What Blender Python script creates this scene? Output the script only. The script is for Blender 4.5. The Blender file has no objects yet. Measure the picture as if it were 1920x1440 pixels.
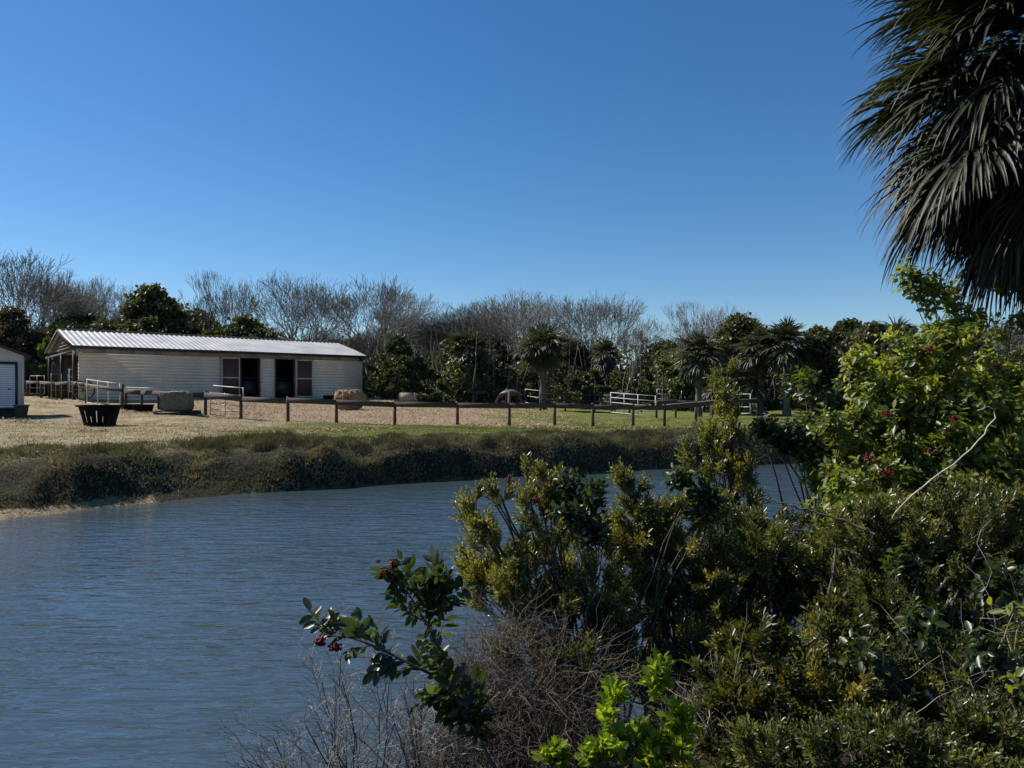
import bpy, bmesh, math, random
import numpy as np
from math import radians as R, pi
from mathutils import Vector, Matrix
rng = np.random.default_rng(7); random.seed(7)
SC = bpy.context.scene; COL = SC.collection
# ------------------------------------------------------------------ camera, sky, sun
EYE, F, U0, V0 = 1.30, 1387.0, 960.0, 738.0
cam = bpy.data.cameras.new('camera'); cam.lens = 26.0; cam.sensor_width = 36.0
cam.shift_y = 18/1920; cam.clip_start = 0.1; cam.clip_end = 4000
co = bpy.data.objects.new('camera', cam); COL.objects.link(co)
co.location = (0, 0, EYE); co.rotation_euler = (R(90), 0, 0); SC.camera = co
SUN_AZ, SUN_EL = -69.0, 46.0            # azimuth measured from the view direction, negative = left
sd = Vector((math.sin(R(SUN_AZ))*math.cos(R(SUN_EL)), math.cos(R(SUN_AZ))*math.cos(R(SUN_EL)), math.sin(R(SUN_EL))))
w = bpy.data.worlds.new('World'); SC.world = w; w.use_nodes = True
nt = w.node_tree; bg = nt.nodes['Background']; sk = nt.nodes.new('ShaderNodeTexSky')
sk.sky_type = 'NISHITA'; sk.sun_disc = False; sk.sun_elevation = R(SUN_EL); sk.sun_rotation = R(SUN_AZ)
sk.altitude = 0; sk.air_density = 1.0; sk.dust_density = 0.1; sk.ozone_density = 5.0
hs = nt.nodes.new('ShaderNodeHueSaturation'); hs.inputs['Saturation'].default_value = 1.22; hs.inputs['Hue'].default_value = .502; nt.links.new(sk.outputs[0], hs.inputs['Color'])
nt.links.new(hs.outputs[0], bg.inputs[0]); bg.inputs[1].default_value = 0.080
sl = bpy.data.lights.new('sun', 'SUN'); sl.energy = 5.0; sl.angle = R(0.5); sl.color = (1, .95, .87)
so = bpy.data.objects.new('sun', sl); COL.objects.link(so)
so.rotation_euler = sd.to_track_quat('Z', 'Y').to_euler(); so.location = (-20, 20, 30)
SC.view_settings.view_transform = 'Standard'; SC.view_settings.look = 'None'
SC.view_settings.exposure = 0.50; SC.view_settings.gamma = 1.0
SC.render.resolution_x = 1024; SC.render.resolution_y = 768
SC.cycles.max_bounces = 6; SC.cycles.transparent_max_bounces = 4

# ------------------------------------------------------------------ helpers
def P(u, v, D):
    return np.array([(u-U0)/F*D, D, EYE-(v-V0)/F*D])
def norm(a):
    return a/np.maximum(np.linalg.norm(a, axis=-1, keepdims=True), 1e-9)
def link(name, data=None, parent=None):
    o = bpy.data.objects.new(name, data); COL.objects.link(o)
    if parent: o.parent = parent
    return o
def tag(o, label=None, cat=None, group=None, kind=None):
    if label: o['label'] = label
    if cat: o['category'] = cat
    if group: o['group'] = group
    if kind: o['kind'] = kind
    return o
def empty(name, loc, label, cat, group=None, rz=0, s=1.0):
    o = link(name); o.location = tuple(float(c) for c in loc); o.rotation_euler = (0, 0, rz)
    o.scale = (s, s, s) if not isinstance(s, (tuple, list)) else s
    o.empty_display_size = .2
    return tag(o, label, cat, group)
class MB:
    def __init__(s): s.v = []; s.f = {}; s.n = 0
    def add(s, V, Fc):
        V = np.asarray(V, float).reshape(-1, 3); Fc = np.asarray(Fc, int)
        s.f.setdefault(Fc.shape[1], []).append(Fc+s.n); s.v.append(V); s.n += len(V); return s
    def box(s, c, size, rz=0, rot=None):
        hx, hy, hz = [q/2 for q in size]
        v = np.array([[x, y, z] for x in (-hx, hx) for y in (-hy, hy) for z in (-hz, hz)])
        if rot is not None: v = v @ np.array(rot).T
        elif rz:
            c_, s_ = math.cos(rz), math.sin(rz); v = v @ np.array([[c_, s_, 0], [-s_, c_, 0], [0, 0, 1]])
        return s.add(v+np.array(c), [[0, 1, 3, 2], [4, 6, 7, 5], [0, 4, 5, 1], [2, 3, 7, 6], [0, 2, 6, 4], [1, 5, 7, 3]])
    def beam(s, a, b, wd, ht):
        a = np.array(a, float); b = np.array(b, float); d = b-a; L = np.linalg.norm(d); d = d/L
        sd_ = norm(np.cross(d, [0, 0, 1.0]) if abs(d[2]) < .99 else np.array([1.0, 0, 0])); up = np.cross(sd_, d)
        rot = np.stack([d, sd_, up], 1)
        return s.box((a+b)/2, (L, wd, ht), rot=rot)
    def tubes(s, Pt, Rd, sides=5, cap=False):
        Pt = np.asarray(Pt, float); Rd = np.asarray(Rd, float)
        if Pt.ndim == 2: Pt = Pt[None]; Rd = Rd[None]
        k, n, _ = Pt.shape
        T = np.gradient(Pt, axis=1); T = norm(T)
        ref = np.where(np.abs(T[..., 2:3]) > .9, np.array([1.0, 0, 0]), np.array([0, 0, 1.0]))
        ref = np.broadcast_to(ref[:, :1], T.shape)
        A = norm(np.cross(T, ref)); B = np.cross(T, A)
        th = np.arange(sides)*2*pi/sides
        V = Pt[:, :, None]+Rd[:, :, None, None]*(A[:, :, None]*np.cos(th)[:, None]+B[:, :, None]*np.sin(th)[:, None])
        base = (np.arange(k)*n*sides)[:, None, None]
        i = (np.arange(n-1)*sides)[None, :, None]; j = np.arange(sides)[None, None]; j2 = (j+1) % sides
        q = np.stack([base+i+j, base+i+j2, base+i+sides+j2, base+i+sides+j], -1).reshape(-1, 4)
        s.add(V, q)
        if cap:
            o = s.n-k*n*sides
            for kk in range(k):
                for r in (0, n-1):
                    ids = [o+kk*n*sides+r*sides+t for t in range(sides)]
                    s.f.setdefault(sides, []).append(np.array([ids if r else ids[::-1]]))
        return s
    def leaves(s, Po, Dr, Up, L, W, half, fold=.25, curl=.0):
        """Po,Dr,Up (m,3); L,W (m,); half = [(t,w)..] outline of the right half without the ends"""
        D = norm(Dr); S = norm(np.cross(D, Up)); N = np.cross(S, D); m = len(Po); h = np.array(half)
        L = np.broadcast_to(L, (m,)); W = np.broadcast_to(W, (m,))
        base = Po; tip = Po+D*L[:, None]-N*(curl*L)[:, None]
        def side(sg):
            t = h[:, 0][None, :, None]; ww = h[:, 1][None, :, None]*W[:, None, None]
            return Po[:, None]+D[:, None]*t*L[:, None, None]+sg*S[:, None]*ww+N[:, None]*(ww*fold-curl*t*t*L[:, None, None])
        k = len(h)
        V = np.concatenate([base[:, None], side(1), tip[:, None], side(-1)], 1)   # 2k+2
        o = (np.arange(m)*(2*k+2))[:, None]
        f1 = o+np.array([0]+list(range(1, k+1))+[k+1])[None]
        f2 = o+np.array([0, k+1]+list(range(2*k+1, k+1, -1)))[None]
        s.add(V, f1); s.f.setdefault(k+2, []).append(f2+s.n-len(V)*(2*k+2)); return s
    def build(s, name, mat, parent=None, smooth=False):
        V = np.concatenate(s.v); me = bpy.data.meshes.new(name); me.vertices.add(len(V)); me.vertices.foreach_set('co', V.ravel())
        ls, tot = [], []
        for k, lst in s.f.items():
            a = np.concatenate(lst); ls.append(a.ravel()); tot.append(np.full(len(a), k))
        ls = np.concatenate(ls); tot = np.concatenate(tot); st = np.concatenate([[0], np.cumsum(tot)[:-1]])
        me.loops.add(len(ls)); me.loops.foreach_set('vertex_index', ls.astype(np.int32))
        me.polygons.add(len(tot)); me.polygons.foreach_set('loop_start', st.astype(np.int32))
        if smooth: me.polygons.foreach_set('use_smooth', np.ones(len(tot), bool))
        me.update(calc_edges=True); me.validate()
        if mat: me.materials.append(mat)
        return link(name, me, parent)
def copy_tree(o, parent=None):
    c = o.copy(); COL.objects.link(c)
    if parent: c.parent = parent
    for ch in [x for x in o.children]: copy_tree(ch, c)
    return c

# ------------------------------------------------------------------ materials
def newmat(name):
    m = bpy.data.materials.new(name); m.use_nodes = True; n = m.node_tree; b = n.nodes['Principled BSDF']
    return m, n, b
def nd(n, t, **kw):
    x = n.nodes.new(t)
    for k, v in kw.items():
        if k in x.inputs: x.inputs[k].default_value = v
        else: setattr(x, k, v)
    return x
def ramp(n, stops, fac):
    r = n.nodes.new('ShaderNodeValToRGB'); e = r.color_ramp.elements
    while len(e) < len(stops): e.new(.5)
    for i, (p, c) in enumerate(stops): e[i].position = p; e[i].color = (*c, 1)
    n.links.new(fac, r.inputs[0]); return r
def simple(name, col, rough=.7, metal=0, var=.25, scale=6, bump=0, spec=.5, stretch=(1, 1, 1), col2=None):
    m, n, b = newmat(name); tc = nd(n, 'ShaderNodeTexCoord'); mp = nd(n, 'ShaderNodeMapping'); mp.inputs['Scale'].default_value = stretch
    n.links.new(tc.outputs['Object'], mp.inputs[0]); no = nd(n, 'ShaderNodeTexNoise', Scale=scale, Detail=6.0, Roughness=.65)
    n.links.new(mp.outputs[0], no.inputs[0]); c = np.array(col); c2 = np.array(col2) if col2 else c*(1+var)
    r = ramp(n, [(.3, tuple(np.clip(c*(1-var), 0, 1))), (.7, tuple(np.clip(c2, 0, 1)))], no.outputs[0])
    n.links.new(r.outputs[0], b.inputs['Base Color']); b.inputs['Roughness'].default_value = rough; b.inputs['Metallic'].default_value = metal
    b.inputs['Specular IOR Level'].default_value = spec
    if bump:
        bp = nd(n, 'ShaderNodeBump', Strength=bump, Distance=.02); n.links.new(no.outputs[0], bp.inputs['Height']); n.links.new(bp.outputs[0], b.inputs['Normal'])
    return m
def foliage(name, stops, trans=.4, rough=.4, tcol=1.6, patch=1.2, spec=.5, pamt=.55):
    """stops = leaf colours picked at random leaf by leaf, shifted by a slow noise from shoot to shoot"""
    m, n, b = newmat(name); g = nd(n, 'ShaderNodeNewGeometry'); tc = nd(n, 'ShaderNodeTexCoord')
    no = nd(n, 'ShaderNodeTexNoise', Scale=patch, Detail=2.0); n.links.new(tc.outputs['Object'], no.inputs[0])
    mx = nd(n, 'ShaderNodeMath', operation='MULTIPLY_ADD'); mx.inputs[1].default_value = 1-pamt
    n.links.new(g.outputs['Random Per Island'], mx.inputs[0])
    m2 = nd(n, 'ShaderNodeMapRange'); m2.inputs['From Min'].default_value = .3; m2.inputs['From Max'].default_value = .7; m2.inputs['To Max'].default_value = pamt
    n.links.new(no.outputs[0], m2.inputs[0]); n.links.new(m2.outputs[0], mx.inputs[2])
    r = ramp(n, stops, mx.outputs[0]); n.links.new(r.outputs[0], b.inputs['Base Color'])
    b.inputs['Roughness'].default_value = rough; b.inputs['Specular IOR Level'].default_value = spec
    tr = nd(n, 'ShaderNodeBsdfTranslucent'); hs = nd(n, 'ShaderNodeMix', data_type='RGBA', blend_type='MULTIPLY'); hs.inputs[0].default_value = 1
    n.links.new(r.outputs[0], hs.inputs[6]); hs.inputs[7].default_value = (tcol*1.15, tcol*1.1, tcol*.35, 1)
    n.links.new(hs.outputs[2], tr.inputs[0]); ms = nd(n, 'ShaderNodeMixShader'); ms.inputs[0].default_value = trans
    n.links.new(b.outputs[0], ms.inputs[1]); n.links.new(tr.outputs[0], ms.inputs[2])
    n.links.new(ms.outputs[0], n.nodes['Material Output'].inputs[0]); return m
M = {}
M['bark'] = simple('bark', (.11, .09, .075), .9, var=.4, scale=3, bump=.5, stretch=(1, 1, .3))
M['greybark'] = simple('pale_bark', (.165, .152, .125), .85, var=.35, scale=2)
M['brownbark'] = simple('brown_bark', (.085, .072, .055), .85, var=.35, scale=2)
M['palmbark'] = simple('palm_bark', (.10, .088, .075), .9, var=.5, scale=9, bump=.8)
M['twig'] = simple('dry_twig', (.115, .085, .062), .75, var=.4, scale=8)
M['deadtwig'] = simple('bleached_twig', (.27, .25, .23), .65, var=.35, scale=8)
M['brush'] = simple('dead_brush', (.11, .085, .07), .7, var=.5, scale=5)
M['palebranch'] = simple('pale_branch', (.42, .36, .29), .7, var=.4, scale=20)
M['stem'] = simple('shrub_stem', (.075, .06, .045), .8, var=.4, scale=12)
M['ev1'] = foliage('evergreen_leaf', [(0, (.02, .027, .011)), (.6, (.05, .063, .026)), (1, (.10, .115, .045))], .3, .55, patch=.5)
M['ev2'] = foliage('olive_leaf', [(0, (.03, .033, .016)), (.6, (.075, .078, .032)), (1, (.15, .13, .045))], .3, .5, patch=.4)
M['ev3'] = foliage('brownish_leaf', [(0, (.025, .02, .014)), (.6, (.055, .045, .03)), (1, (.085, .075, .045))], .25, .6, patch=.4)
M['ev4'] = foliage('fresh_leaf', [(0, (.03, .045, .012)), (.5, (.06, .09, .02)), (1, (.13, .16, .035))], .4, .45, patch=.5)
M['thick'] = foliage('thicket_leaf', [(0, (.018, .023, .012)), (.45, (.052, .062, .028)), (.8, (.11, .12, .046)), (1, (.18, .19, .06))], .28, .5, patch=.22, pamt=.7)
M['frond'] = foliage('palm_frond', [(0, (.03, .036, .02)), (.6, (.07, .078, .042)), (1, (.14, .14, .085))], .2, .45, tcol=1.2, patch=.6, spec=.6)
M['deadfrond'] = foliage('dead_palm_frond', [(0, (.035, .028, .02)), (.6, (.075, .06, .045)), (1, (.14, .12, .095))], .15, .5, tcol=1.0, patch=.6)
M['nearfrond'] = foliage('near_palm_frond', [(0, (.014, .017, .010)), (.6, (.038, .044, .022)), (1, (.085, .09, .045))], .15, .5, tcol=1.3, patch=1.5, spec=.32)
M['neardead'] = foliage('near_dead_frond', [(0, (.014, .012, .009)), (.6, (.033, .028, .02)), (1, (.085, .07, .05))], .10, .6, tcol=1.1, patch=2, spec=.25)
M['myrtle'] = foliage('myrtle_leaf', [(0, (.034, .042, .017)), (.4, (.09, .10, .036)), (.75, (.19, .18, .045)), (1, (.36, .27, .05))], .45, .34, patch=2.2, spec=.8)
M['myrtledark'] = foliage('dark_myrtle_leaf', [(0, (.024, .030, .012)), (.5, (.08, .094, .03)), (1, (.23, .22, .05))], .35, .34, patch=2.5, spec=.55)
M['myrtleyel'] = foliage('yellow_myrtle_leaf', [(0, (.025, .03, .009)), (.5, (.07, .075, .018)), (.8, (.15, .13, .03)), (1, (.3, .22, .06))], .4, .33, patch=2.5)
M['pepper'] = foliage('pepper_leaf', [(0, (.035, .052, .012)), (.35, (.095, .125, .02)), (.8, (.19, .21, .03)), (1, (.34, .27, .03))], .5, .42, tcol=2.0, patch=2.0, spec=.7)
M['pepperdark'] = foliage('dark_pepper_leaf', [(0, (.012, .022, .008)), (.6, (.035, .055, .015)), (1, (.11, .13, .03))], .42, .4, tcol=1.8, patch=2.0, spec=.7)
M['ground sel'] = foliage('groundsel_leaf', [(0, (.06, .095, .01)), (.5, (.13, .185, .015)), (1, (.24, .30, .03))], .5, .4, tcol=2.0, patch=5)
M['berry'] = simple('red_berry', (.10, .004, .006), .4, var=.5, scale=30, spec=.3)
M['grass'] = foliage('lawn_grass', [(0, (.06, .075, .017)), (.5, (.13, .145, .034)), (1, (.27, .235, .09))], .35, .6, patch=.4)
M['bankgrass'] = foliage('bank_grass', [(0, (.05, .046, .03)), (.45, (.155, .135, .085)), (.8, (.28, .24, .15)), (1, (.48, .38, .24))], .15, .6, patch=1.2)
M['wood'] = simple('fence_wood', (.06, .042, .032), .85, var=.35, scale=3, stretch=(1, 1, 1), bump=.3)
M['weather_lit'] = simple('weathered_lit_wood', (.28, .22, .16), .85, var=.35, scale=3)  # weathered tan, brightened to also paint sunlit rail tops
M['whitepipe'] = simple('white_pipe', (.50, .48, .44), .45, var=.12, scale=4)
M['greypipe'] = simple('galvanised_pipe', (.24, .24, .25), .4, metal=.4, var=.2, scale=4)
M['black'] = simple('black_plastic', (.006, .006, .007), .8, var=.3, scale=5, spec=.06)
M['siding'] = simple('cream_siding', (.72, .585, .44), .7, var=.13, scale=1.1, stretch=(1, 1, .35))
M['band'] = simple('translucent_grey_panel', (.27, .25, .24), .6, var=.25, scale=1.5)
M['dark'] = simple('dark_trim', (.02, .017, .015), .6, var=.3, scale=5)
M['door'] = simple('red_brown_board', (.09, .042, .026), .7, var=.2, scale=6)
M['frame'] = simple('white_door_frame', (.55, .5, .44), .55, var=.1, scale=6)
M['inner'] = simple('shaded_barn_board', (.06, .05, .045), .85, var=.4, scale=3)
M['shedwall'] = simple('shed_cream', (.50, .47, .40), .7, var=.06, scale=2)
M['rollup'] = simple('white_roll_door', (.60, .62, .66), .5, var=.05, scale=2)
M['shingle'] = simple('dark_shingle', (.05, .045, .042), .9, var=.4, scale=14)
M['hay'] = simple('hay', (.24, .145, .07), .9, var=.45, scale=14, bump=1, col2=(.37, .235, .12))
M['oldbale'] = simple('weathered_bale', (.13, .115, .075), .9, var=.4, scale=9, bump=1)
M['moss'] = simple('pale_cover', (.30, .32, .22), .8, var=.3, scale=9)
M['rust'] = simple('rusty_red', (.18, .07, .05), .8, var=.3, scale=9)
M['concrete'] = simple('pale_concrete', (.26, .23, .19), .85, var=.2, scale=6)
M['pot'] = simple('grey_pot', (.12, .10, .095), .7, var=.2, scale=6)
M['blackcoat'] = simple('black_horse_coat', (.012, .010, .010), .45, var=.3, scale=3)
M['baycoat'] = simple('bay_horse_coat', (.06, .022, .014), .5, var=.3, scale=3)
M['hair'] = simple('dark_horse_hair', (.02, .015, .013), .6, var=.3, scale=9)
M['palehair'] = simple('pale_horse_hair', (.40, .33, .27), .6, var=.3, scale=9)
def roofmat():
    m, n, b = newmat('roof_metal'); tc = nd(n, 'ShaderNodeTexCoord'); no = nd(n, 'ShaderNodeTexNoise', Scale=.8, Detail=5.0)
    n.links.new(tc.outputs['Object'], no.inputs[0]); r = ramp(n, [(.3, (.29, .285, .28)), (.7, (.45, .44, .425))], no.outputs[0])
    n.links.new(r.outputs[0], b.inputs['Base Color']); b.inputs['Metallic'].default_value = .1; b.inputs['Roughness'].default_value = .5; return m
M['roof'] = roofmat()
def watermat():
    m, n, b = newmat('pond_water'); tc = nd(n, 'ShaderNodeTexCoord')
    def noise(scale, stretch, rot, detail, rough=.5, dist=0.):
        mp = nd(n, 'ShaderNodeMapping'); mp.inputs['Scale'].default_value = stretch; mp.inputs['Rotation'].default_value = (0, 0, R(rot))
        n.links.new(tc.outputs['Object'], mp.inputs[0]); x = nd(n, 'ShaderNodeTexNoise', Scale=scale, Detail=detail, Roughness=rough, Distortion=dist)
        n.links.new(mp.outputs[0], x.inputs[0]); return x
    a = noise(6.5, (.33, 1.15, 1), 12, 3.0, .5, .35); c = noise(3.4, (.4, 1, 1), -22, 2.0); d = noise(.35, (.5, 1, 1), 5, 3.0)
    s = nd(n, 'ShaderNodeMath', operation='MULTIPLY_ADD'); n.links.new(c.outputs[0], s.inputs[0]); s.inputs[1].default_value = .8; n.links.new(a.outputs[0], s.inputs[2])
    mr = nd(n, 'ShaderNodeMapRange'); mr.inputs['From Min'].default_value = .3; mr.inputs['From Max'].default_value = .7; mr.inputs['To Min'].default_value = .35; mr.inputs['To Max'].default_value = 1.
    n.links.new(d.outputs[0], mr.inputs[0])
    bp = nd(n, 'ShaderNodeBump', Distance=.066); n.links.new(mr.outputs[0], bp.inputs['Strength']); n.links.new(s.outputs[0], bp.inputs['Height'])
    n.links.new(bp.outputs[0], b.inputs['Normal'])
    b.inputs['Base Color'].default_value = (.040, .058, .070, 1); b.inputs['Roughness'].default_value = .07; b.inputs['IOR'].default_value = 1.45
    b.inputs['Specular IOR Level'].default_value = .5
    return m
M['water'] = watermat()

# ------------------------------------------------------------------ terrain
ZW = -1.15; HW = EYE-ZW
A = np.array([-25.5, 43.0]); TH = R(40); BL, BW = 18.9, 9.0
bd = np.array([math.cos(TH), math.sin(TH)]); bn = np.array([math.sin(TH), -math.cos(TH)])
ctl = [(148, 744, 43), (400, 745, 48), (680, 746, 55), (50, 744, 52), (107, 750, 46), (137, 755, 43), (165, 757, 41.5), (230, 768, 38),
       (20, 785, 34), (60, 778, 34), (187, 799, 29), (335, 777, 34), (265, 772, 36), (452, 785, 34), (540, 790, 33), (631, 794, 33.3), (740, 796, 34), (858, 797, 34.5),
       (955, 799, 35), (1040, 798, 35.7), (1112, 799, 36.5), (1246, 799, 38), (655, 770, 43), (780, 768, 48), (1145, 777, 45), (1232, 784, 44),
       (1015, 770, 52), (1310, 783, 48), (960, 764, 56), (900, 762, 60), (800, 758, 62), (1430, 778, 48), (1475, 781, 46), (1700, 780, 48),
       (0, 828, 19.5), (300, 820, 21.5), (450, 813, 22.5), (600, 824, 20.8), (800, 815, 22.8), (1000, 812, 24.2), (1280, 808, 26.6), (1500, 814, 28), (1800, 825, 29),
       (1000, 755, 75), (1500, 768, 72), (300, 740, 75), (0, 742, 70), (700, 748, 70), (1900, 770, 75)]
CP = np.array([[*P(*c)] for c in ctl])
ext = [(-36, 52, 1.08), (-32, 60, 1.1), (-18, 65, 1.1), (-60, 60, 1), (-40, 30, .2), (40, 30, -.3), (60, 60, -.2), (0, 140, .5), (-90, 140, 1), (90, 140, .2), (0, 400, .5), (300, 400, .5), (-300, 400, .5), (0, 1500, .5)]
CP = np.concatenate([CP, np.array(ext, float)])
def land(x, y):
    x = np.asarray(x, float); y = np.asarray(y, float); num = 0; den = 0
    for c in CP:
        wgt = 1/((x-c[0])**2+(y-c[1])**2+1.5)**1.9; num = num+wgt*c[2]; den = den+wgt
    return num/den
wl = [(0, 975), (150, 958), (300, 943), (450, 928), (600, 918), (800, 904), (1000, 893), (1280, 877), (1530, 869)]
wx = [(u-U0)/F*(HW*F/(v-V0)) for u, v in wl]; wy = [HW*F/(v-V0) for u, v in wl]
wx = [-60, -30, -17]+wx+[16, 30, 60]; wy = [-20, -2, 9.0]+wy+[26.5, 27, 24]
bwid = ([-60, -12, -9.5, -7.6, -6.6, -5.0, 0, 6, 12], [4, 3.4, 3.0, 3.3, 3.2, 1.3, 1.5, 1.5, 2])
nx_, ny_ = [-40, -6, -3, -1, 0, 1, 2, 3.5, 5, 8, 14, 40], [1.5, 1.6, 2.4, 3.6, 4.3, 5.0, 5.7, 6.3, 6.8, 7.6, 8.5, 10]
def vnoise(x, y, s, seed):
    r = np.random.default_rng(seed).random((64, 64)); X = x*s; Y = y*s; i = np.floor(X).astype(int); j = np.floor(Y).astype(int)
    fx = X-i; fy = Y-j; fx = fx*fx*(3-2*fx); fy = fy*fy*(3-2*fy); g = lambda a, b: r[a % 64, b % 64]
    return (g(i, j)*(1-fx)+g(i+1, j)*fx)*(1-fy)+(g(i, j+1)*(1-fx)+g(i+1, j+1)*fx)*fy-.5
def fbm(x, y, s, seed, o=4):
    return sum(vnoise(x, y, s*2**k, seed+k)/1.7**k for k in range(o))
def bank_s(x, y):
    return (y-np.interp(x, wx, wy)+.5*vnoise(x, y*0, .5, 3)+.25*vnoise(x, y*0, 1.6, 5))*.86
def ground(x, y):
    x = np.asarray(x, float); y = np.asarray(y, float)
    zl = land(x, y)+.07*fbm(x, y, .35, 11, 3)
    s = bank_s(x, y); t = s/(np.interp(x, *bwid)*(1+.25*vnoise(x, y, .45, 21)))
    left = np.clip((-5.6-x)/2.5, 0, 1)
    prof_s = np.interp(t, [0, .05, .25, .42, 1.0, 1.3], [0, .12, .66, .80, .97, 1])
    prof_l = np.interp(t, [0, .2, .3, .65, 1.0, 1.4], [0, .08, .30, .72, .93, 1])
    lump = (.24*fbm(x, y, .6, 31, 3)+.15*fbm(x, y, 2.4, 41, 2))*np.exp(-((t-.5)/.5)**2)
    lump = lump+.42*vnoise(x*1.0+s*.8, s*.25, .85, 91)*np.exp(-((t-.5)/.4)**2)
    zfar = ZW+(zl-ZW)*(prof_s*(1-left)+prof_l*left)+lump*np.clip(t*6, 0, 1)
    zfar = np.where(s < 0, ZW+np.maximum(s*.5, -1.0)-.01, zfar)
    sn = np.interp(x, nx_, ny_)-y+.3*vnoise(x, y, .8, 51)
    zn = ZW+np.interp(sn, [0, .5, 3, 8, 40], [0, .22, .85, 1.05, 1.3])+.08*fbm(x, y, 1.3, 61, 3)
    return np.where(sn > 0, np.maximum(zn, ZW-.02), np.maximum(zfar, ZW+np.maximum(sn*.4, -1.0)-.01) if False else np.where(s > 0, zfar, np.maximum(ZW+np.maximum(sn*.4, -1)-.01, zfar)))
def gz(x, y): return float(ground(np.array([x]), np.array([y]))[0])
def G(u, D):
    x = (u-U0)/F*D; return np.array([x, D, gz(x, D)])
def spaced(segs):
    out = [np.arange(a, b, st) for a, b, st in segs]; return np.concatenate(out+[[segs[-1][1]]])
xs = spaced([(-1500, -200, 100), (-200, -60, 10), (-60, -24, 1.2), (-24, 18, .11), (18, 60, 1.2), (60, 200, 10), (200, 1500, 100)])
ys = spaced([(-60, 0, 4), (0, 10, .35), (10, 31, .11), (31, 60, .6), (60, 120, 3), (120, 400, 20), (400, 3000, 200)])
X, Y = np.meshgrid(xs, ys, indexing='ij'); Z = ground(X, Y)
nxv, nyv = X.shape; idx = np.arange(nxv*nyv).reshape(nxv, nyv)
q = np.stack([idx[:-1, :-1], idx[1:, :-1], idx[1:, 1:], idx[:-1, 1:]], -1).reshape(-1, 4)
Vt = np.stack([X, Y, Z], -1).reshape(-1, 3)
# zones: r = bare mulch/dirt, g = green lawn, b = bank soil
Xf, Yf = Vt[:, 0], Vt[:, 1]; uu = U0+F*Xf/np.maximum(Yf, 1); vv = V0+F*(EYE-Vt[:, 2])/np.maximum(Yf, 1)
ss = bank_s(Xf, Yf); tt = ss/np.interp(Xf, *bwid)
fn = fbm(Xf, Yf, .5, 71, 4)
fenceY = np.interp(Xf, [-30, -13.5, -10, -5, 0, 6, 10, 30], [36, 34.5, 33, 34, 35, 36.7, 38, 40])
dirt = np.clip((Yf-fenceY+.8+fn*2)/1.5, 0, 1)*np.clip((1.5-Xf-(Yf-35)*.12+fn*4)/2, 0, 1)
dirt = dirt*np.clip((66-Yf)/3, 0, 1)*np.clip((Xf+23-(Yf-43)*.0)/3, .0, 1)
dirt = np.maximum(dirt, .55*np.clip(1-np.abs(Yf-fenceY+1.6+fn)/.9, 0, 1)*(Xf > 3))
green = np.clip((Xf+9.2+fn*3.5-(Yf-22)*.05)/2.2, 0, 1)
soil = np.clip((.95-tt+fn*.25)/.35, 0, 1)*(ss > 0)
soil = np.where(Yf < 9, 1.0, soil)
mud = (Xf < -8.4+fn)*(Yf > 9)*(tt > -.1)*(tt < .13+.1*fn); soil = np.where(mud > 0, 0, soil); dirt = np.maximum(dirt, mud*.75)
tb = MB(); tb.add(Vt, q)
def groundmat():
    m, n, b = newmat('ground'); at = nd(n, 'ShaderNodeAttribute', attribute_name='zone'); sp = nd(n, 'ShaderNodeSeparateColor'); n.links.new(at.outputs[0], sp.inputs[0])
    tc = nd(n, 'ShaderNodeTexCoord')
    def no(sc, det=6., ro=.7):
        x = nd(n, 'ShaderNodeTexNoise', Scale=sc, Detail=det, Roughness=ro); n.links.new(tc.outputs['Object'], x.inputs[0]); return x.outputs[0]
    n1, n2, n3 = no(1.1), no(9.), no(.25)
    straw = ramp(n, [(.3, (.15, .12, .06)), (.5, (.31, .245, .145)), (.68, (.46, .38, .25))], n1)
    grass = ramp(n, [(.3, (.085, .10, .022)), (.55, (.15, .16, .04)), (.72, (.27, .23, .08))], n1)
    dirtc = ramp(n, [(.32, (.15, .10, .055)), (.5, (.33, .245, .16)), (.66, (.50, .39, .26))], n2)
    soilc = ramp(n, [(.35, (.018, .016, .010)), (.65, (.05, .045, .028))], n2)
    def mix(f, a, c):
        x = nd(n, 'ShaderNodeMix', data_type='RGBA'); n.links.new(f, x.inputs[0]); n.links.new(a, x.inputs[6]); n.links.new(c, x.inputs[7]); return x.outputs[2]
    c = mix(sp.outputs[1], straw.outputs[0], grass.outputs[0]); c = mix(sp.outputs[0], c, dirtc.outputs[0]); c = mix(sp.outputs[2], c, soilc.outputs[0])
    n.links.new(c, b.inputs['Base Color']); b.inputs['Roughness'].default_value = .95; b.inputs['Specular IOR Level'].default_value = .15
    bp = nd(n, 'ShaderNodeBump', Strength=1.0, Distance=.14); n.links.new(n2, bp.inputs['Height']); n.links.new(bp.outputs[0], b.inputs['Normal']); return m
go = tb.build('ground', groundmat(), smooth=True); tag(go, kind='structure')
att = go.data.color_attributes.new('zone', 'FLOAT_COLOR', 'POINT')
cc = np.ones((len(Vt), 4)); cc[:, 0] = dirt; cc[:, 1] = green; cc[:, 2] = soil; att.data.foreach_set('color', cc.ravel().astype(np.float32))
wb = MB(); wb.add([[-300, -60, ZW], [300, -60, ZW], [300, 40, ZW], [-300, 40, ZW]], [[0, 1, 2, 3]])
wo = wb.build('water', M['water']); tag(wo, kind='structure')

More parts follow.
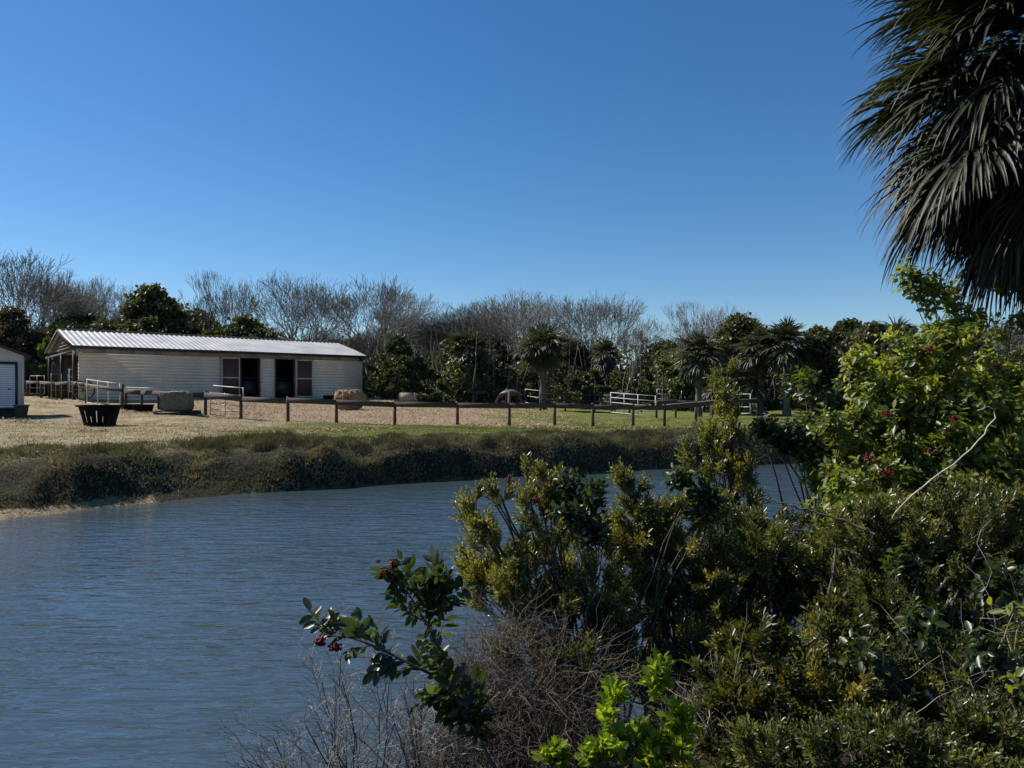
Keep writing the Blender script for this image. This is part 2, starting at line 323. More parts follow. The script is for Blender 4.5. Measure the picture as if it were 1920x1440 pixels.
# ------------------------------------------------------------------ ground cover (stuff)
def blades(x, y, h, wd, lean, mat, name, label, cat, bias=0):
    z = ground(x, y); n = len(x); az = rng.random(n)*2*pi; ln = lean*rng.random(n)
    D = np.stack([np.cos(az)*ln, np.sin(az)*ln-bias, np.ones(n)], 1)
    mb = MB(); mb.leaves(np.stack([x, y, z-.02], 1), D, rng.normal(size=(n, 3))*.3+np.array([0, -1, .2]), h, wd, [(.5, .8)], .1, .25)
    return tag(mb.build(name, mat), label, cat, kind='stuff')
n = 190000; x = rng.uniform(-18, 15, n); s_ = rng.random(n)**.8
y = np.interp(x, wx, wy)+s_*np.interp(x, *bwid)*1.35/.86; ok = (x > -.78*y) & (bank_s(x, y) > .03)
x, y = x[ok], y[ok]; clump = np.clip(fbm(x, y, 1.4, 81, 3)+.5, .15, 1.3)
kp = rng.random(len(x))*np.where(clump < .38, 3, 1) < np.where((x < -8.6) & (bank_s(x, y) < .45), .15, 1)
x, y, clump = x[kp], y[kp], clump[kp]
blades(x, y, .06+.16*clump*rng.random(len(x)), .007+.010*rng.random(len(x))**2, 2.4, M['bankgrass'], 'bank_grass', 'tangled grey green grass covering the far pond bank', 'grass', .35)
n = 120000; y = rng.uniform(18, 44, n); x = rng.uniform(-.74, .42, n)*y
fy = np.interp(x, [-30, -13.5, -10, -5, 0, 6, 10, 30], [36, 34.5, 33, 34, 35, 36.7, 38, 40])
ok = (bank_s(x, y) > np.interp(x, *bwid)*.9) & ((y < fy+.3) | (x > 2)) & ((x > -9.5) | (rng.random(n) < .5)); x, y = x[ok], y[ok]
blades(x, y, .035+.06*rng.random(len(x))**2, .008, .9, M['grass'], 'lawn_grass', 'short green and straw coloured grass between bank and paddock rail', 'grass')
# long grass clumps that stand up at the crest of the bank
def tuft_stuff():
    cx = np.concatenate([rng.uniform(-8.4, -5.2, 38), rng.uniform(-16, -8, 6), rng.uniform(-5, 8, 5)])
    yy = np.interp(cx, wx, wy)+np.interp(cx, *bwid)*rng.uniform(.75, 1.15, len(cx))/.86
    k = 60; x = (cx[:, None]+rng.normal(size=(len(cx), k))*.11).ravel(); y = (yy[:, None]+rng.normal(size=(len(cx), k))*.11).ravel()
    blades(x, y, rng.uniform(.10, .32, len(x)), .007, .9, M['bankgrass'], 'tall_grass', 'tall dry grass tufts standing along the crest of the bank', 'grass')
tuft_stuff()
# hay wisps dropped in drifts over the yard and lawn
def drifts():
    k = 46; D = rng.uniform(24, 46, k); u = rng.uniform(20, 1300, k); cx = (u-U0)/F*D; m = 90
    x = (cx[:, None]+rng.normal(size=(k, m))*rng.uniform(.3, 1.3, (k, 1))).ravel(); y = (D[:, None]+rng.normal(size=(k, m))*.5).ravel()
    ok = ((x-A[0])*bn[0]+(y-A[1])*bn[1] > .6) & (bank_s(x, y) > np.interp(x, *bwid)*1.1); x, y = x[ok], y[ok]; az = rng.random(len(x))*6.28
    mb = MB(); mb.leaves(np.stack([x, y, ground(x, y)+.015], 1), np.stack([np.cos(az), np.sin(az), rng.random(len(x))*.5], 1), np.tile([0, 0, 1.], (len(x), 1)), rng.uniform(.08, .3, len(x)), rng.uniform(.01, .035, len(x)), [(.5, 1)], .2)
    tag(mb.build('hay_wisps', M['hay']), 'pale hay wisps dropped in drifts over the yard and grass', 'hay', kind='stuff')
drifts()
# straw scattered over the paddock
n = 30000; x = rng.uniform(-20, 3, n); y = rng.uniform(33.2, 58, n); ok = ((x-A[0])*bn[0]+(y-A[1])*bn[1] > .4) & (x > -20+(0)); x, y = x[ok], y[ok]
z = ground(x, y); az = rng.random(len(x))*2*pi
mb = MB(); mb.leaves(np.stack([x, y, z+.01], 1), np.stack([np.cos(az), np.sin(az), rng.random(len(x))*.7], 1), np.tile([0, 0, 1.], (len(x), 1)), rng.uniform(.06, .22, len(x)), rng.uniform(.01, .03, len(x)), [(.5, 1)], .2)
M['straw'] = foliage('mulch_bits', [(0, (.11, .075, .045)), (.5, (.30, .225, .15)), (1, (.52, .42, .29))], .1, .8, patch=2)
tag(mb.build('mulch', M['straw']), 'loose tan mulch and straw bits strewn over the paddock', 'mulch', kind='stuff')

# ------------------------------------------------------------------ barn
zb = 1.05
barn = empty('horse_barn', (A[0], A[1], zb), 'long low cream horse barn with bright ribbed metal roof', 'barn', rz=TH)
EH, RH = 3.12, 4.28
def wall_siding(mb, x0, x1, z0, z1, y=0, th=.12, st=.2):
    z = z0
    while z < z1-.01:
        h = min(st, z1-z); v = np.array([[x0, y, z], [x1, y, z], [x1, y+.0035, z+h], [x0, y+.0035, z+h], [x0, y+th, z], [x1, y+th, z], [x1, y+th, z+h], [x0, y+th, z+h]])
        mb.add(v, [[0, 1, 2, 3], [5, 4, 7, 6], [0, 4, 5, 1], [3, 2, 6, 7], [0, 3, 7, 4], [1, 5, 6, 2]]); z += h
op = [(9.66, 11.03), (12.04, 13.5)]; TOP = 2.64
fw = MB()
for a, b in ((.26, 9.66), (11.03, 12.04), (13.5, 18.75)): wall_siding(fw, a, b, -.2, TOP)
fw.build('wall', M['siding'], barn)
bb = MB()
for i in range(12): bb.box((.9+i*1.53, .05, TOP+.2), (1.515, .06, .396))
bb.build('upper_panel', M['band'], barn)
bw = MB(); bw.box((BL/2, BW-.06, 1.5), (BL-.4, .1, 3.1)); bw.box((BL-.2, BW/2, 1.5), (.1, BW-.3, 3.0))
bw.box((1.9, BW/2, 1.6), (.08, BW-.6, 3.2))  # closing wall added so the open barn end stays dark
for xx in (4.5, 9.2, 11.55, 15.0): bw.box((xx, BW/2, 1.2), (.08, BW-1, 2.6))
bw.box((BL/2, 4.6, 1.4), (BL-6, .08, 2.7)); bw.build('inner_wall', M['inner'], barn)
wb_ = MB(); wb_.box((12.9, 4.5, 1.5), (.7, .05, .9)); wb_.build('lit_window_panel', M['weather_lit'], barn)  # pale board standing in for the lit far window inside
rb = MB(); prof = []; sp = .32; xx = -.1
while xx < BL+.05: prof += [(xx, 0), (xx+.055, .042), (xx+.10, .042), (xx+.155, 0)]; xx += sp
prof.append((BL+.1, 0)); prof = np.array(prof)
for sg in (0, 1):
    y0, y1 = (-.45, BW/2+.02) if sg == 0 else (BW+.45, BW/2-.02); s0 = EH-.12
    n_ = len(prof); va = np.stack([prof[:, 0], np.full(n_, y0), prof[:, 1]+s0], 1); vb = np.stack([prof[:, 0], np.full(n_, y1), prof[:, 1]+RH], 1)
    V = np.concatenate([va, vb, va-[0, 0, .02], vb-[0, 0, .02]]); i = np.arange(n_-1)
    rb.add(V, np.concatenate([np.stack([i, i+1, n_+i+1, n_+i], 1), np.stack([2*n_+i, 3*n_+i, 3*n_+i+1, 2*n_+i+1], 1)]))
roof = rb.build('roof', M['roof'], barn)
rc = MB(); rc.beam((-.12, BW/2, RH+.06), (BL+.12, BW/2, RH+.06), .3, .03); rc.build('ridge_cap', M['weather_lit'], roof)
tr = MB(); tr.beam((-.12, -.47, EH-.15), (BL+.1, -.47, EH-.15), .04, .16); tr.beam((-.12, BW+.47, EH-.15), (BL+.1, BW+.47, EH-.15), .04, .16)
for xe in (-.14, BL+.12):
    tr.beam((xe, -.46, EH-.14), (xe, BW/2, RH-.09), .04, .16); tr.beam((xe, BW+.46, EH-.14), (xe, BW/2, RH-.09), .04, .16)
tr.build('fascia', M['dark'], roof)
gs = MB()
for k in range(6):
    zz = 3.0+k*.2; hw = (RH-.1-zz)/(RH-EH+.0)*BW/2*.97
    if hw > .2: gs.box((.12, BW/2, zz), (.05, 2*hw, .12))
gs.build('gable_slats', M['inner'], barn)  # dark colour carries the shade of the unlit gable end
hb = MB(); hb.box((.05, BW/2, 2.72), (.1, BW-.4, .12)); hb.build('header_beam', M['inner'], barn)  # darkened too, shade of the barn end put into its colour
for yy in (.1, 4.2, BW-.15):
    pb = MB(); pb.box((.05, yy, 1.3), (.16, .16, 2.9)); pb.build('post', M['dark'], barn)
jb = MB()
for a, b in op:
    jb.box((a+.05, .06, TOP/2), (.1, .16, TOP)); jb.box((b-.05, .06, TOP/2), (.1, .16, TOP))
jb.build('door_jamb', M['door'], barn)
for a, b in ((8.42, 9.62), (13.55, 14.78)):
    d = MB(); d.box(((a+b)/2, -.07, TOP*.5), (b-a-.1, .03, TOP-.14)); dd = d.build('sliding_door', M['door'], barn)
    f = MB()
    for xx in (a+.035, b-.035): f.box((xx, -.08, TOP*.5), (.07, .06, TOP))
    for zz in (.04, TOP*.5-.02, TOP-.04): f.box(((a+b)/2, -.08, zz), (b-a-.14, .058, .08))
    f.build('door_frame', M['frame'], dd)
for a, b in op:
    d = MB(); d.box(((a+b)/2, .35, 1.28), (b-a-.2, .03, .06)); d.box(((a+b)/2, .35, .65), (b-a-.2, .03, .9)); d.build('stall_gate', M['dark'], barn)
dt = MB(); dt.beam((8.3, -.05, TOP+.03), (14.9, -.05, TOP+.03), .07, .05); dt.build('door_track', M['weather_lit'], barn)
sl_ = MB(); sl_.beam((8.4, -.3, -.12), (14.9, -.3, -.12), .5, .12); sl_.build('sill_slab', M['concrete'], barn)
for xx, yy in ((.1, -.5), (BL-.2, -.5), (.0, 8.6)):
    l = MB(); l.box((xx, yy, EH-.42), (.05, .14, .05))
    for q_ in (-.11, .11): l.tubes(np.array([[xx+q_, yy, EH-.42], [xx+q_*1.4, yy-.08, EH-.47], [xx+q_*1.7, yy-.17, EH-.52]]), np.array([.03, .045, .08]), 8, cap=True)
    l.build('floodlight', M['whitepipe'], barn)

# ------------------------------------------------------------------ shed at the left edge
sx, sy = (45-U0)/F*33.5, 33.5; sz = gz(sx, sy)-.1
shed = empty('garden_shed', (sx, sy, sz), 'small cream gabled shed with white roll-up door at left edge', 'shed', rz=R(37))
def sx_(mb, c, s): mb.box(c, s)
ww, eh, rh, dp = 4.4, 2.85, 3.75, 3.6
b = MB(); 
v = [[-ww, 0, .5], [0, 0, .5], [0, 0, eh], [-ww/2, 0, rh], [-ww, 0, eh]]; vb = [[a_[0], dp, a_[2]] for a_ in v]
b.add(v+vb, [[0, 1, 2, 3, 4], [9, 8, 7, 6, 5]]); b.add(v+vb, [[1, 6, 7, 2], [0, 4, 9, 5], [0, 5, 6, 1]])
b.build('wall', M['shedwall'], shed)
b = MB(); b.box((-ww/2, dp/2, .15), (ww-.1, dp-.1, .7)); b.build('skirting', M['dark'], shed)
b = MB()
for sg in (-1, 1):
    b.beam((-ww/2+sg*.0, dp/2, rh+.08), (-ww/2+sg*(ww/2+.26), dp/2, eh-.04), dp+.5, .09)
b.build('roof', M['shingle'], shed)
b = MB(); b.box((-2.0, -.03, 2.52), (3.5, .05, .12)); b.box((-.29, -.03, 1.46), (.10, .05, 2.0)); b.build('door_trim', M['dark'], shed)
b = MB()
for k in range(19): b.tubes(np.array([[-3.7, -.012, .56+k*.10], [-.345, -.012, .56+k*.10]]), np.array([.045, .045]), 6)
dr = b.build('rollup_door', M['rollup'], shed); b = MB(); b.box((-.55, -.07, 1.35), (.12, .03, .05)); b.build('handle', M['dark'], dr)
b = MB(); b.box((-.045, -.02, 1.6), (.09, .05, 2.3)); b.build('corner_board', M['frame'], shed)

def lathe(mb, prof, seg=28, c=(0, 0, 0), skip=None):
    p = np.array(prof); th = np.arange(seg)*2*pi/seg
    V = np.stack([p[:, None, 0]*np.cos(th), p[:, None, 0]*np.sin(th), np.broadcast_to(p[:, None, 1], (len(p), seg))], -1)+np.array(c)
    fs = []
    for i in range(len(p)-1):
        for j in range(seg):
            if skip and skip(i, j): continue
            fs.append([i*seg+j, i*seg+(j+1) % seg, (i+1)*seg+(j+1) % seg, (i+1)*seg+j])
    mb.add(V.reshape(-1, 3), fs)
# pot beside shed
g = G(40, 32.4); t = empty('plant_pot', g, 'grey brown flared pot standing beside the shed wall', 'pot')
b = MB(); lathe(b, [(0.01, 0), (.2, 0), (.28, .5), (.31, .5), (.31, .56), (.26, .56), (.2, .1), (.01, .1)], 20); b.build('pot_body', M['pot'], t, True)
# big slotted basket
g = G(187, 29.0); bk = empty('slotted_feeder', g-np.array([0, 0, .03]), 'big black plastic feeder tub with upright slots around its lower half', 'feeder', rz=.05)
b = MB(); N_ = 72
rr = lambda z_: .53+.21*z_/.80
zz = [0, .08, .14, .30, .40, .62, .74, .80]
lathe(b, [(rr(z_), z_) for z_ in zz], N_, skip=lambda i, j: (2 <= i <= 3 and (j % 4) == 1) or (i == 4 and j % 8 == 1))
o = b.build('body', M['black'], bk); md = o.modifiers.new('t', 'SOLIDIFY'); md.thickness = .025
b = MB(); lathe(b, [(.73, .76), (.84, .78), (.85, .84), (.75, .84), (.73, .76)], 48); b.build('rim', M['black'], bk, True)
b = MB(); b.tubes(np.array([[.55*math.cos(a_), .55*math.sin(a_), .05] for a_ in np.linspace(0, 2*pi, 33)]), np.full(33, .03), 6); b.build('base_ring', M['black'], bk)
b = MB(); lathe(b, [(.01, .02), (.52, .02)], 32); b.build('floor', M['black'], bk)
# shallow tubs
def tub(u, D, r, h, label, sink=0):
    g = G(u, D); t = empty('feed_tub', g-np.array([0, 0, sink]), label, 'tub'); b = MB()
    lathe(b, [(.01, 0), (r*.82, 0), (r, h), (r*1.06, h), (r*1.05, h+.03), (r*.95, h+.02), (r*.78, .05), (.01, .05)], 30); b.build('bowl', M['black'], t, True)
tub(268, 35.3, .48, .34, 'shallow round black feed tub beside the wrapped square bale')
tub(246, 37.0, .38, .30, 'smaller black tub tipped partly behind the round feed tub')
tub(617, 51.8, .42, .28, 'flat black feed pan lying against the barn wall right of doors')
# square bale on pallet
g = G(333, 34.0); t = empty('pallet', g-np.array([0, 0, .02]), 'dark low pallet under the square bale', 'pallet', rz=.1)
b = MB()
for k in range(5): b.box((-.72+k*.36, 0, .17), (.26, 1.2, .05))
for yy in (-.5, 0, .5): b.box((0, yy, .075), (1.75, .12, .13))
b.build('boards', M['dark'], t)
def lumpy_box(size, n_=14, amp=.05, seed=0, top=.1, power=5):
    bm = bmesh.new(); bmesh.ops.create_cube(bm, size=2); bmesh.ops.subdivide_edges(bm, edges=bm.edges, cuts=n_, use_grid_fill=True)
    r = np.random.default_rng(seed); c = np.array([v.co[:] for v in bm.verts])
    ln = (np.abs(c)**power).sum(1)**(1/power); c = c/ln[:, None]*np.array(size)/2
    d = fbm(c[:, 0]*1.3+c[:, 2]*.7+9, c[:, 1]*1.3-c[:, 2]*.5+9, 2.2, 100+seed, 3); c = c*(1+d[:, None]*amp*4)+r.normal(size=c.shape)*amp*.25
    for v, q_ in zip(bm.verts, c): v.co = q_
    me = bpy.data.meshes.new('bale'); bm.to_mesh(me); bm.free()
    return me
def bale(name, u, D, size, mat, label, lift=0, rz=0, power=5, amp=.03, straw=None, seed=1):
    g = G(u, D); t = empty(name, g+np.array([0, 0, lift]), label, 'bale', rz=rz)
    me = lumpy_box(size, 14, amp, seed, power=power); me.materials.append(mat); o = link('bale_body', me, t); o.location = (0, 0, size[2]/2)
    return t
t = bale('square_bale', 331, 34.0, (1.34, 1.0, .84), M['oldbale'], 'weathered grey brown square bale with a pale patch on top', .16, .08, power=9, amp=.035)
me = lumpy_box((.72, .8, .07), 8, .03, 4, power=4); me.materials.append(M['moss']); o = link('pale_cover', me, t); o.location = (.15, -.06, .865)
me = lumpy_box((.05, .8, .72), 8, .03, 5, power=8); me.materials.append(M['rust']); o = link('red_side', me, t); o.location = (-.70, 0, .42)
t = bale('round_bale', 655, 43.0, (1.66, 1.5, 1.22), M['hay'], 'rounded golden heap of hay in the paddock near barn corner', -.02, .2, power=2.6, amp=.06, seed=2)
n_ = 2600; th = rng.random(n_)*2*pi; ph = np.arccos(rng.uniform(-.2, 1, n_)); dv = np.stack([np.sin(ph)*np.cos(th), np.sin(ph)*np.sin(th), np.cos(ph)], 1)
po = dv*np.array([.78, .7, .58])+[0, 0, .60]; b = MB(); b.leaves(po, dv*.6+rng.normal(size=(n_, 3))*.8, rng.normal(size=(n_, 3)), rng.uniform(.1, .28, n_), .008, [(.5, 1)], .1)
b.build('loose_straw', M['hay'], t)
b = MB(); g = G(765, 52.0); t = empty('concrete_trough', g, 'pale blocky concrete trough behind the paddock rail near palm', 'trough')
b.box((0, 0, .42), (1.1, .5, .08)); 
for sx2 in (-.52, .52): b.box((sx2, 0, .62), (.06, .6, .5))
for yy in (-.27, .27): b.box((0, yy, .62), (.98, .06, .5))
b.box((0, 0, .19), (.8, .4, .38)); b.build('basin', M['concrete'], t)
# wheel leaning on the barn corner
g = G(157, 42.6); t = empty('wagon_wheel', g, 'dark spoked wheel leaning against the left end of the barn wall', 'wheel', rz=TH)
b = MB(); a_ = np.linspace(0, 2*pi, 29); b.tubes(np.stack([.55*np.cos(a_), 0*a_+.05*np.sin(a_), .58+.55*np.sin(a_)], 1), np.full(29, .05), 6); b.build('rim', M['brownbark'], t)
b = MB()
for k in range(6):
    c_ = k*pi/6; b.tubes(np.array([[.52*math.cos(c_), 0, .58+.52*math.sin(c_)], [-.52*math.cos(c_), 0, .58-.52*math.sin(c_)]]), np.full(2, .02), 5)
b.build('spokes', M['brownbark'], t)

# ------------------------------------------------------------------ fences and gates
def fence(label, pts, h=1.12, pw=.15, rail=(.05, .24), mat='wood', tops=None, name='rail_fence', group=None, topoff=.06, post_on=None, rails=1, rgap=.4, capmat=None):
    pts = [np.array(p) for p in pts]; t = empty(name, pts[0], label, 'fence', group)
    o0 = pts[0]
    for i, p in enumerate(pts):
        if post_on and not post_on[i]: continue
        hh = tops[i] if tops and tops[i] else h; b = MB(); q_ = p-o0; tw = random.uniform(-.02, .02)
        b.tubes(np.array([[q_[0], q_[1], q_[2]-.3], [q_[0]+tw/2, q_[1], q_[2]+.5], [q_[0]+tw, q_[1], q_[2]+hh]]), np.array([pw*.52, pw*.5, pw*.48]), 8, cap=True)
        b.build('post', M[mat], t)
    for a_, c_ in zip(pts[:-1], pts[1:]):
        for k in range(rails):
            b = MB(); za = np.array([0, -(.5*pw+rail[0]*.5+.003), h-topoff-rail[1]/2-k*rgap+random.uniform(-.012, .012)]); zc = za.copy(); zc[2] += random.uniform(-.015, .015)
            b.beam(a_-o0+za, c_-o0+zc, *rail); b.build('rail', M[mat], t)
            if capmat:
                b = MB(); up = np.array([0, pw*.5, rail[1]/2+.018]); b.beam(a_-o0+za+up, c_-o0+zc+up, .16, .03); b.build('lit_cap', M[capmat], t)  # paler strip paints the sunlit top edge of the rail
    return t
mainf = [(540, 33.0), (631, 33.4), (740, 34.0), (858, 34.5), (955, 35.0), (1040, 35.8), (1112, 36.5), (1187, 37.2), (1246, 38)]
fence('long brown single rail fence running across the paddock front', [G(u, D) for u, D in mainf], h=1.13, tops=[None, None, None, None, 1.62, None, None, None, None])
fence('brown rail fence piece with two posts left of the bare gap near barn gate', [G(u, D) for u, D in ((236, 37.6), (266, 37), (385, 34.6), (452, 33.6))], h=1.12, capmat=None)
b2 = fence('plain brown rail joining the metal gate post to the long fence', [G(456, 33.55), G(537, 33.05)], h=1.09, post_on=[0, 0])
fence('brown rail fence with painted sunlit top climbing away left between the shed and barn', [G(u, D) for u, D in ((51, 52), (77, 49), (106, 46), (137, 43.2), (162, 41.5), (229, 38))], h=1.12, rail=(.05, .14), tops=[None, None, None, None, None, 1.3], capmat='weather_lit')
fence('flat topped wooden rail fence turning away behind the tall myrtle', [G(u, D) for u, D in ((1246, 38.05), (1305, 40.5), (1336, 42.5), (1420, 46))], h=1.12, capmat='weather_lit')
fence('thin wooden fence posts behind the white pipe gate', [G(u, D) for u, D in ((1231, 44.3), (1267, 45.5), (1334, 47))], h=1.08, pw=.13, capmat='weather_lit', name='back_fence')
fence('dark board fence behind the near rail by the big palm', [G(u, D) for u, D in ((1013, 49), (1060, 50), (1115, 50.5), (1147, 46))], h=1.25, pw=.12, rail=(.04, .12), rails=2, name='back_fence')
def gate(u0, D0, u1, D1, z0, h, nb, verts, mat, label, rr_=.025, name='pipe_gate', top_only=None, group=None):
    a_ = G(u0, D0); c_ = G(u1, D1); t = empty(name, a_, label, 'gate' if 'gate' in name else 'fence', group); d = c_-a_
    for k in range(nb):
        zz = z0+h*k/(nb-1); b = MB(); b.tubes(np.array([[0, 0, zz], [d[0]/2, d[1]/2, d[2]/2+zz-.01], [d[0], d[1], d[2]+zz]]), np.full(3, rr_*.72), 6, cap=True); b.build('bar', M[mat], t)
    for f_ in verts:
        b = MB(); q_ = d*f_; b.tubes(np.array([[q_[0], q_[1]-.005, q_[2]+z0-.03], [q_[0], q_[1]-.005, q_[2]+z0+h+.02]]), np.full(2, rr_*.78), 6, cap=True); b.build('upright', M[mat], t)
    return t
gate(1145, 46, 1229, 44, .10, 1.22, 5, (0, .31, .62, 1), 'whitepipe', 'bright white five bar pipe gate standing open in the right paddock', .035)
gate(395, 34.6, 450, 33.7, .06, 1.02, 5, (0, .5, 1), 'greypipe', 'grey mesh like bar gate behind the rail below the brown doors', .022)
gate(400, 35.4, 456, 33.7, 1.05, .36, 2, (1,), 'whitepipe', 'raised white pipe rail above the grey bar gate', .035, name='white_or_lit_rail')
gate(163, 41.0, 225, 38.2, .05, 1.28, 2, (0, .34, .66, 1), 'whitepipe', 'white topped pipe gate leaning before the left barn wall', .035)
gate(237, 37.2, 300, 36.2, 1.04, .1, 2, (0,), 'whitepipe', 'painted sunlit strip along the rail above the round tub', .03, name='white_or_lit_rail')  # white bars paint sunlight on the wooden rail's top, no pipe there
gate(56, 54, 83, 53.5, .2, 1.3, 4, (0, .5, 1), 'whitepipe', 'white pipe corral panel between the shed and barn', .035, name='corral_panel')
gate(96, 45.0, 128, 46.5, .1, 1.5, 4, (0, .6, 1), 'greypipe', 'grey pipe corral panel inside the open barn end', .03, name='corral_panel')
gate(130, 43.0, 140, 44.5, .5, 1.3, 4, (0, 1), 'whitepipe', 'short white pipe panel at the open barn corner', .035, name='corral_panel')
gate(685, 57, 713, 60, .05, 1.25, 4, (0, 1), 'greypipe', 'grey pipe panel beside the right end of the barn', .03, name='corral_panel')
gate(740, 61, 1012, 60, .35, .95, 3, (0, .1, .22, .35, .5, .635, .78, 1), 'greypipe', 'long grey pipe fence behind the horses', .032, name='pipe_fence')
gate(985, 55.5, 1013, 53, .4, 1.0, 3, (0, 1), 'whitepipe', 'pale pipe panel joined to the slanting palm trunk', .03, name='corral_panel')
gate(1232, 57, 1278, 57, .55, 1.1, 4, (0, .5, 1), 'greypipe', 'dim grey pipe panel far behind the flat topped fence', .028, name='corral_panel')
gate(1386, 46.5, 1407, 45.5, .2, 1.2, 4, (0, 1), 'whitepipe', 'small white pipe panel seen just right of the tall myrtle', .035, name='corral_panel')

# ------------------------------------------------------------------ horses
def skinned(name, verts, edges, mat, parent):
    me = bpy.data.meshes.new(name+'_s'); me.from_pydata([v[:3] for v in verts], edges, []); o = bpy.data.objects.new(name+'_s', me); COL.objects.link(o)
    m1 = o.modifiers.new('sk', 'SKIN'); m1.use_smooth_shade = True; m2 = o.modifiers.new('ss', 'SUBSURF'); m2.levels = 2
    for i, v in enumerate(verts): me.skin_vertices[0].data[i].radius = (v[3], v[3]*(v[4] if len(v) > 4 else 1))
    me.skin_vertices[0].data[0].use_root = True
    dg = bpy.context.evaluated_depsgraph_get(); dg.update(); m = bpy.data.meshes.new_from_object(o.evaluated_get(dg)); m.name = name
    bpy.data.objects.remove(o); m.materials.clear(); m.materials.append(mat)
    for p in m.polygons: p.use_smooth = True
    return link(name, m, parent)
def horse(u, D, rz, pose, coat, hair, label, s=1.0, tailhair=None):
    t = empty('horse', G(u, D), label, 'horse', rz=rz, s=s)
    v = [(-.55, 0, 1.22, .25), (-.15, 0, 1.16, .27), (.25, 0, 1.14, .28), (.52, 0, 1.22, .23)]; e = [(0, 1), (1, 2), (2, 3)]
    if pose == 'graze': nk = [(.82, 0, 1.08, .15), (1.08, 0, .78, .11), (1.22, 0, .52, .10), (1.27, 0, .30, .085), (1.30, 0, .12, .06)]
    elif pose == 'low': nk = [(.85, 0, 1.2, .15), (1.15, 0, 1.18, .11), (1.38, 0, 1.12, .10), (1.52, 0, .95, .085), (1.62, 0, .80, .06)]
    else: nk = [(.78, 0, 1.42, .15), (.98, 0, 1.66, .11), (1.15, 0, 1.70, .10), (1.32, 0, 1.56, .085), (1.44, 0, 1.43, .06)]
    b0 = 3
    for q_ in nk: v.append(q_); e.append((b0, len(v)-1)); b0 = len(v)-1
    hd = 4+1
    for sg in (-1, 1):
        v.append((nk[1][0]-.02, sg*.07, nk[1][2]+.09, .03)); e.append((5, len(v)-1)); v.append((nk[1][0]-.03, sg*.09, nk[1][2]+.2, .012)); e.append((len(v)-2, len(v)-1))
    st = {1: 0.06, -1: -.06}
    for sg in (-1, 1):
        k = st[sg]; ch = [(.48, sg*.14, .95, .13), (.44+k*.4, sg*.16, .75, .085), (.48+k, sg*.16, .43, .052), (.45+k*1.6, sg*.16, .14, .038), (.50+k*1.6, sg*.16, .03, .05)]; pr = 3
        for c_ in ch: v.append(c_); e.append((pr, len(v)-1)); pr = len(v)-1
        ch = [(-.55, sg*.15, .98, .17), (-.46-k*.5, sg*.17, .76, .115), (-.72-k, sg*.17, .48, .058), (-.68-k*1.5, sg*.17, .14, .04), (-.62-k*1.5, sg*.17, .03, .05)]; pr = 0
        for c_ in ch: v.append(c_); e.append((pr, len(v)-1)); pr = len(v)-1
    skinned('body', v, e, M[coat], t)
    b = MB(); n_ = 26; k0 = np.tile(np.array([-.78, 0, 1.28]), (n_, 1))+rng.normal(size=(n_, 3))*.02; sp_ = rng.normal(size=(n_, 3))*[.05, .05, .08]
    pts = np.stack([k0, k0+[-.10, 0, -.06]+sp_*.3, k0+[-.17, 0, -.38]+sp_*.7, k0+[-.15, 0, -.80]+sp_], 1); b.tubes(pts, np.tile([.02, .03, .025, .004], (n_, 1)), 4); b.build('tail', M[tailhair or hair], t)
    b = MB(); ts = np.linspace(0, 1, 22); ax = np.array([(.45, 1.44), (nk[0][0]-.02, nk[0][2]+.14), (nk[1][0]-.0, nk[1][2]+.12)])
    mx = np.interp(ts, [0, .5, 1], ax[:, 0]); mz = np.interp(ts, [0, .5, 1], ax[:, 1]); n_ = 22
    p0 = np.stack([mx, rng.normal(size=n_)*.01, mz], 1); pts = np.stack([p0, p0+[-.03, .06, -.02], p0+[-.05, .13, -.16]], 1)
    b.tubes(pts, np.tile([.02, .025, .006], (n_, 1)), 4); b.build('mane', M[hair], t)
horse(962, 55, pi-.2, 'graze', 'baycoat', 'hair', 'bay horse grazing with head down behind the tall fence post', 1.0)
horse(903, 58.5, pi+.35, 'low', 'blackcoat', 'hair', 'black horse standing behind the pipe fence under the left palm', 1.0)
horse(1168, 48.5, .15, 'graze', 'baycoat', 'hair', 'reddish brown horse partly hidden behind the white pipe gate', .98, 'palehair')

# ------------------------------------------------------------------ tree generators (prototypes)
def grow(out, p, d, L, r, lv, spec, up=.028):
    n_ = spec['np'][lv]; pts = [p]; dd = d; seg = L/(n_-1)
    for i in range(n_-1):
        dd = dd+Vector((random.gauss(0, 1), random.gauss(0, 1), random.gauss(0, 1)))*spec['wig'][lv]+Vector((0, 0, up))
        dd.normalize(); pts.append(pts[-1]+dd*seg)
    rad = [r*(1-(1-spec['tap'][lv])*i/(n_-1)) for i in range(n_)]; out.append((lv, pts, rad))
    if lv+1 >= len(spec['n']): return
    nc = spec['n'][lv+1]; nc = max(1, int(nc*random.uniform(.8, 1.2)))
    for c in range(nc):
        t = spec['start'][lv]+(1-spec['start'][lv])*(c+random.random()*.8)/nc; t = min(t, .99); f = t*(n_-1); i = int(f); q = pts[i].lerp(pts[min(i+1, n_-1)], f-i)
        ax = (pts[min(i+1, n_-1)]-pts[i]).normalized(); pr = ax.orthogonal().normalized(); pr.rotate(Matrix.Rotation(random.random()*2*pi, 3, ax))
        an = spec['ang'][lv+1]*random.uniform(.65, 1.3); nd_ = ax*math.cos(an)+pr*math.sin(an); nd_.normalize()
        grow(out, q, nd_, L*spec['len'][lv+1]*random.uniform(*((.88, 1.06) if lv == 0 else (.65, 1.15)))*(1-.35*t if lv else 1), max(rad[i]*spec['rr'], spec['rmin']), lv+1, spec, up)
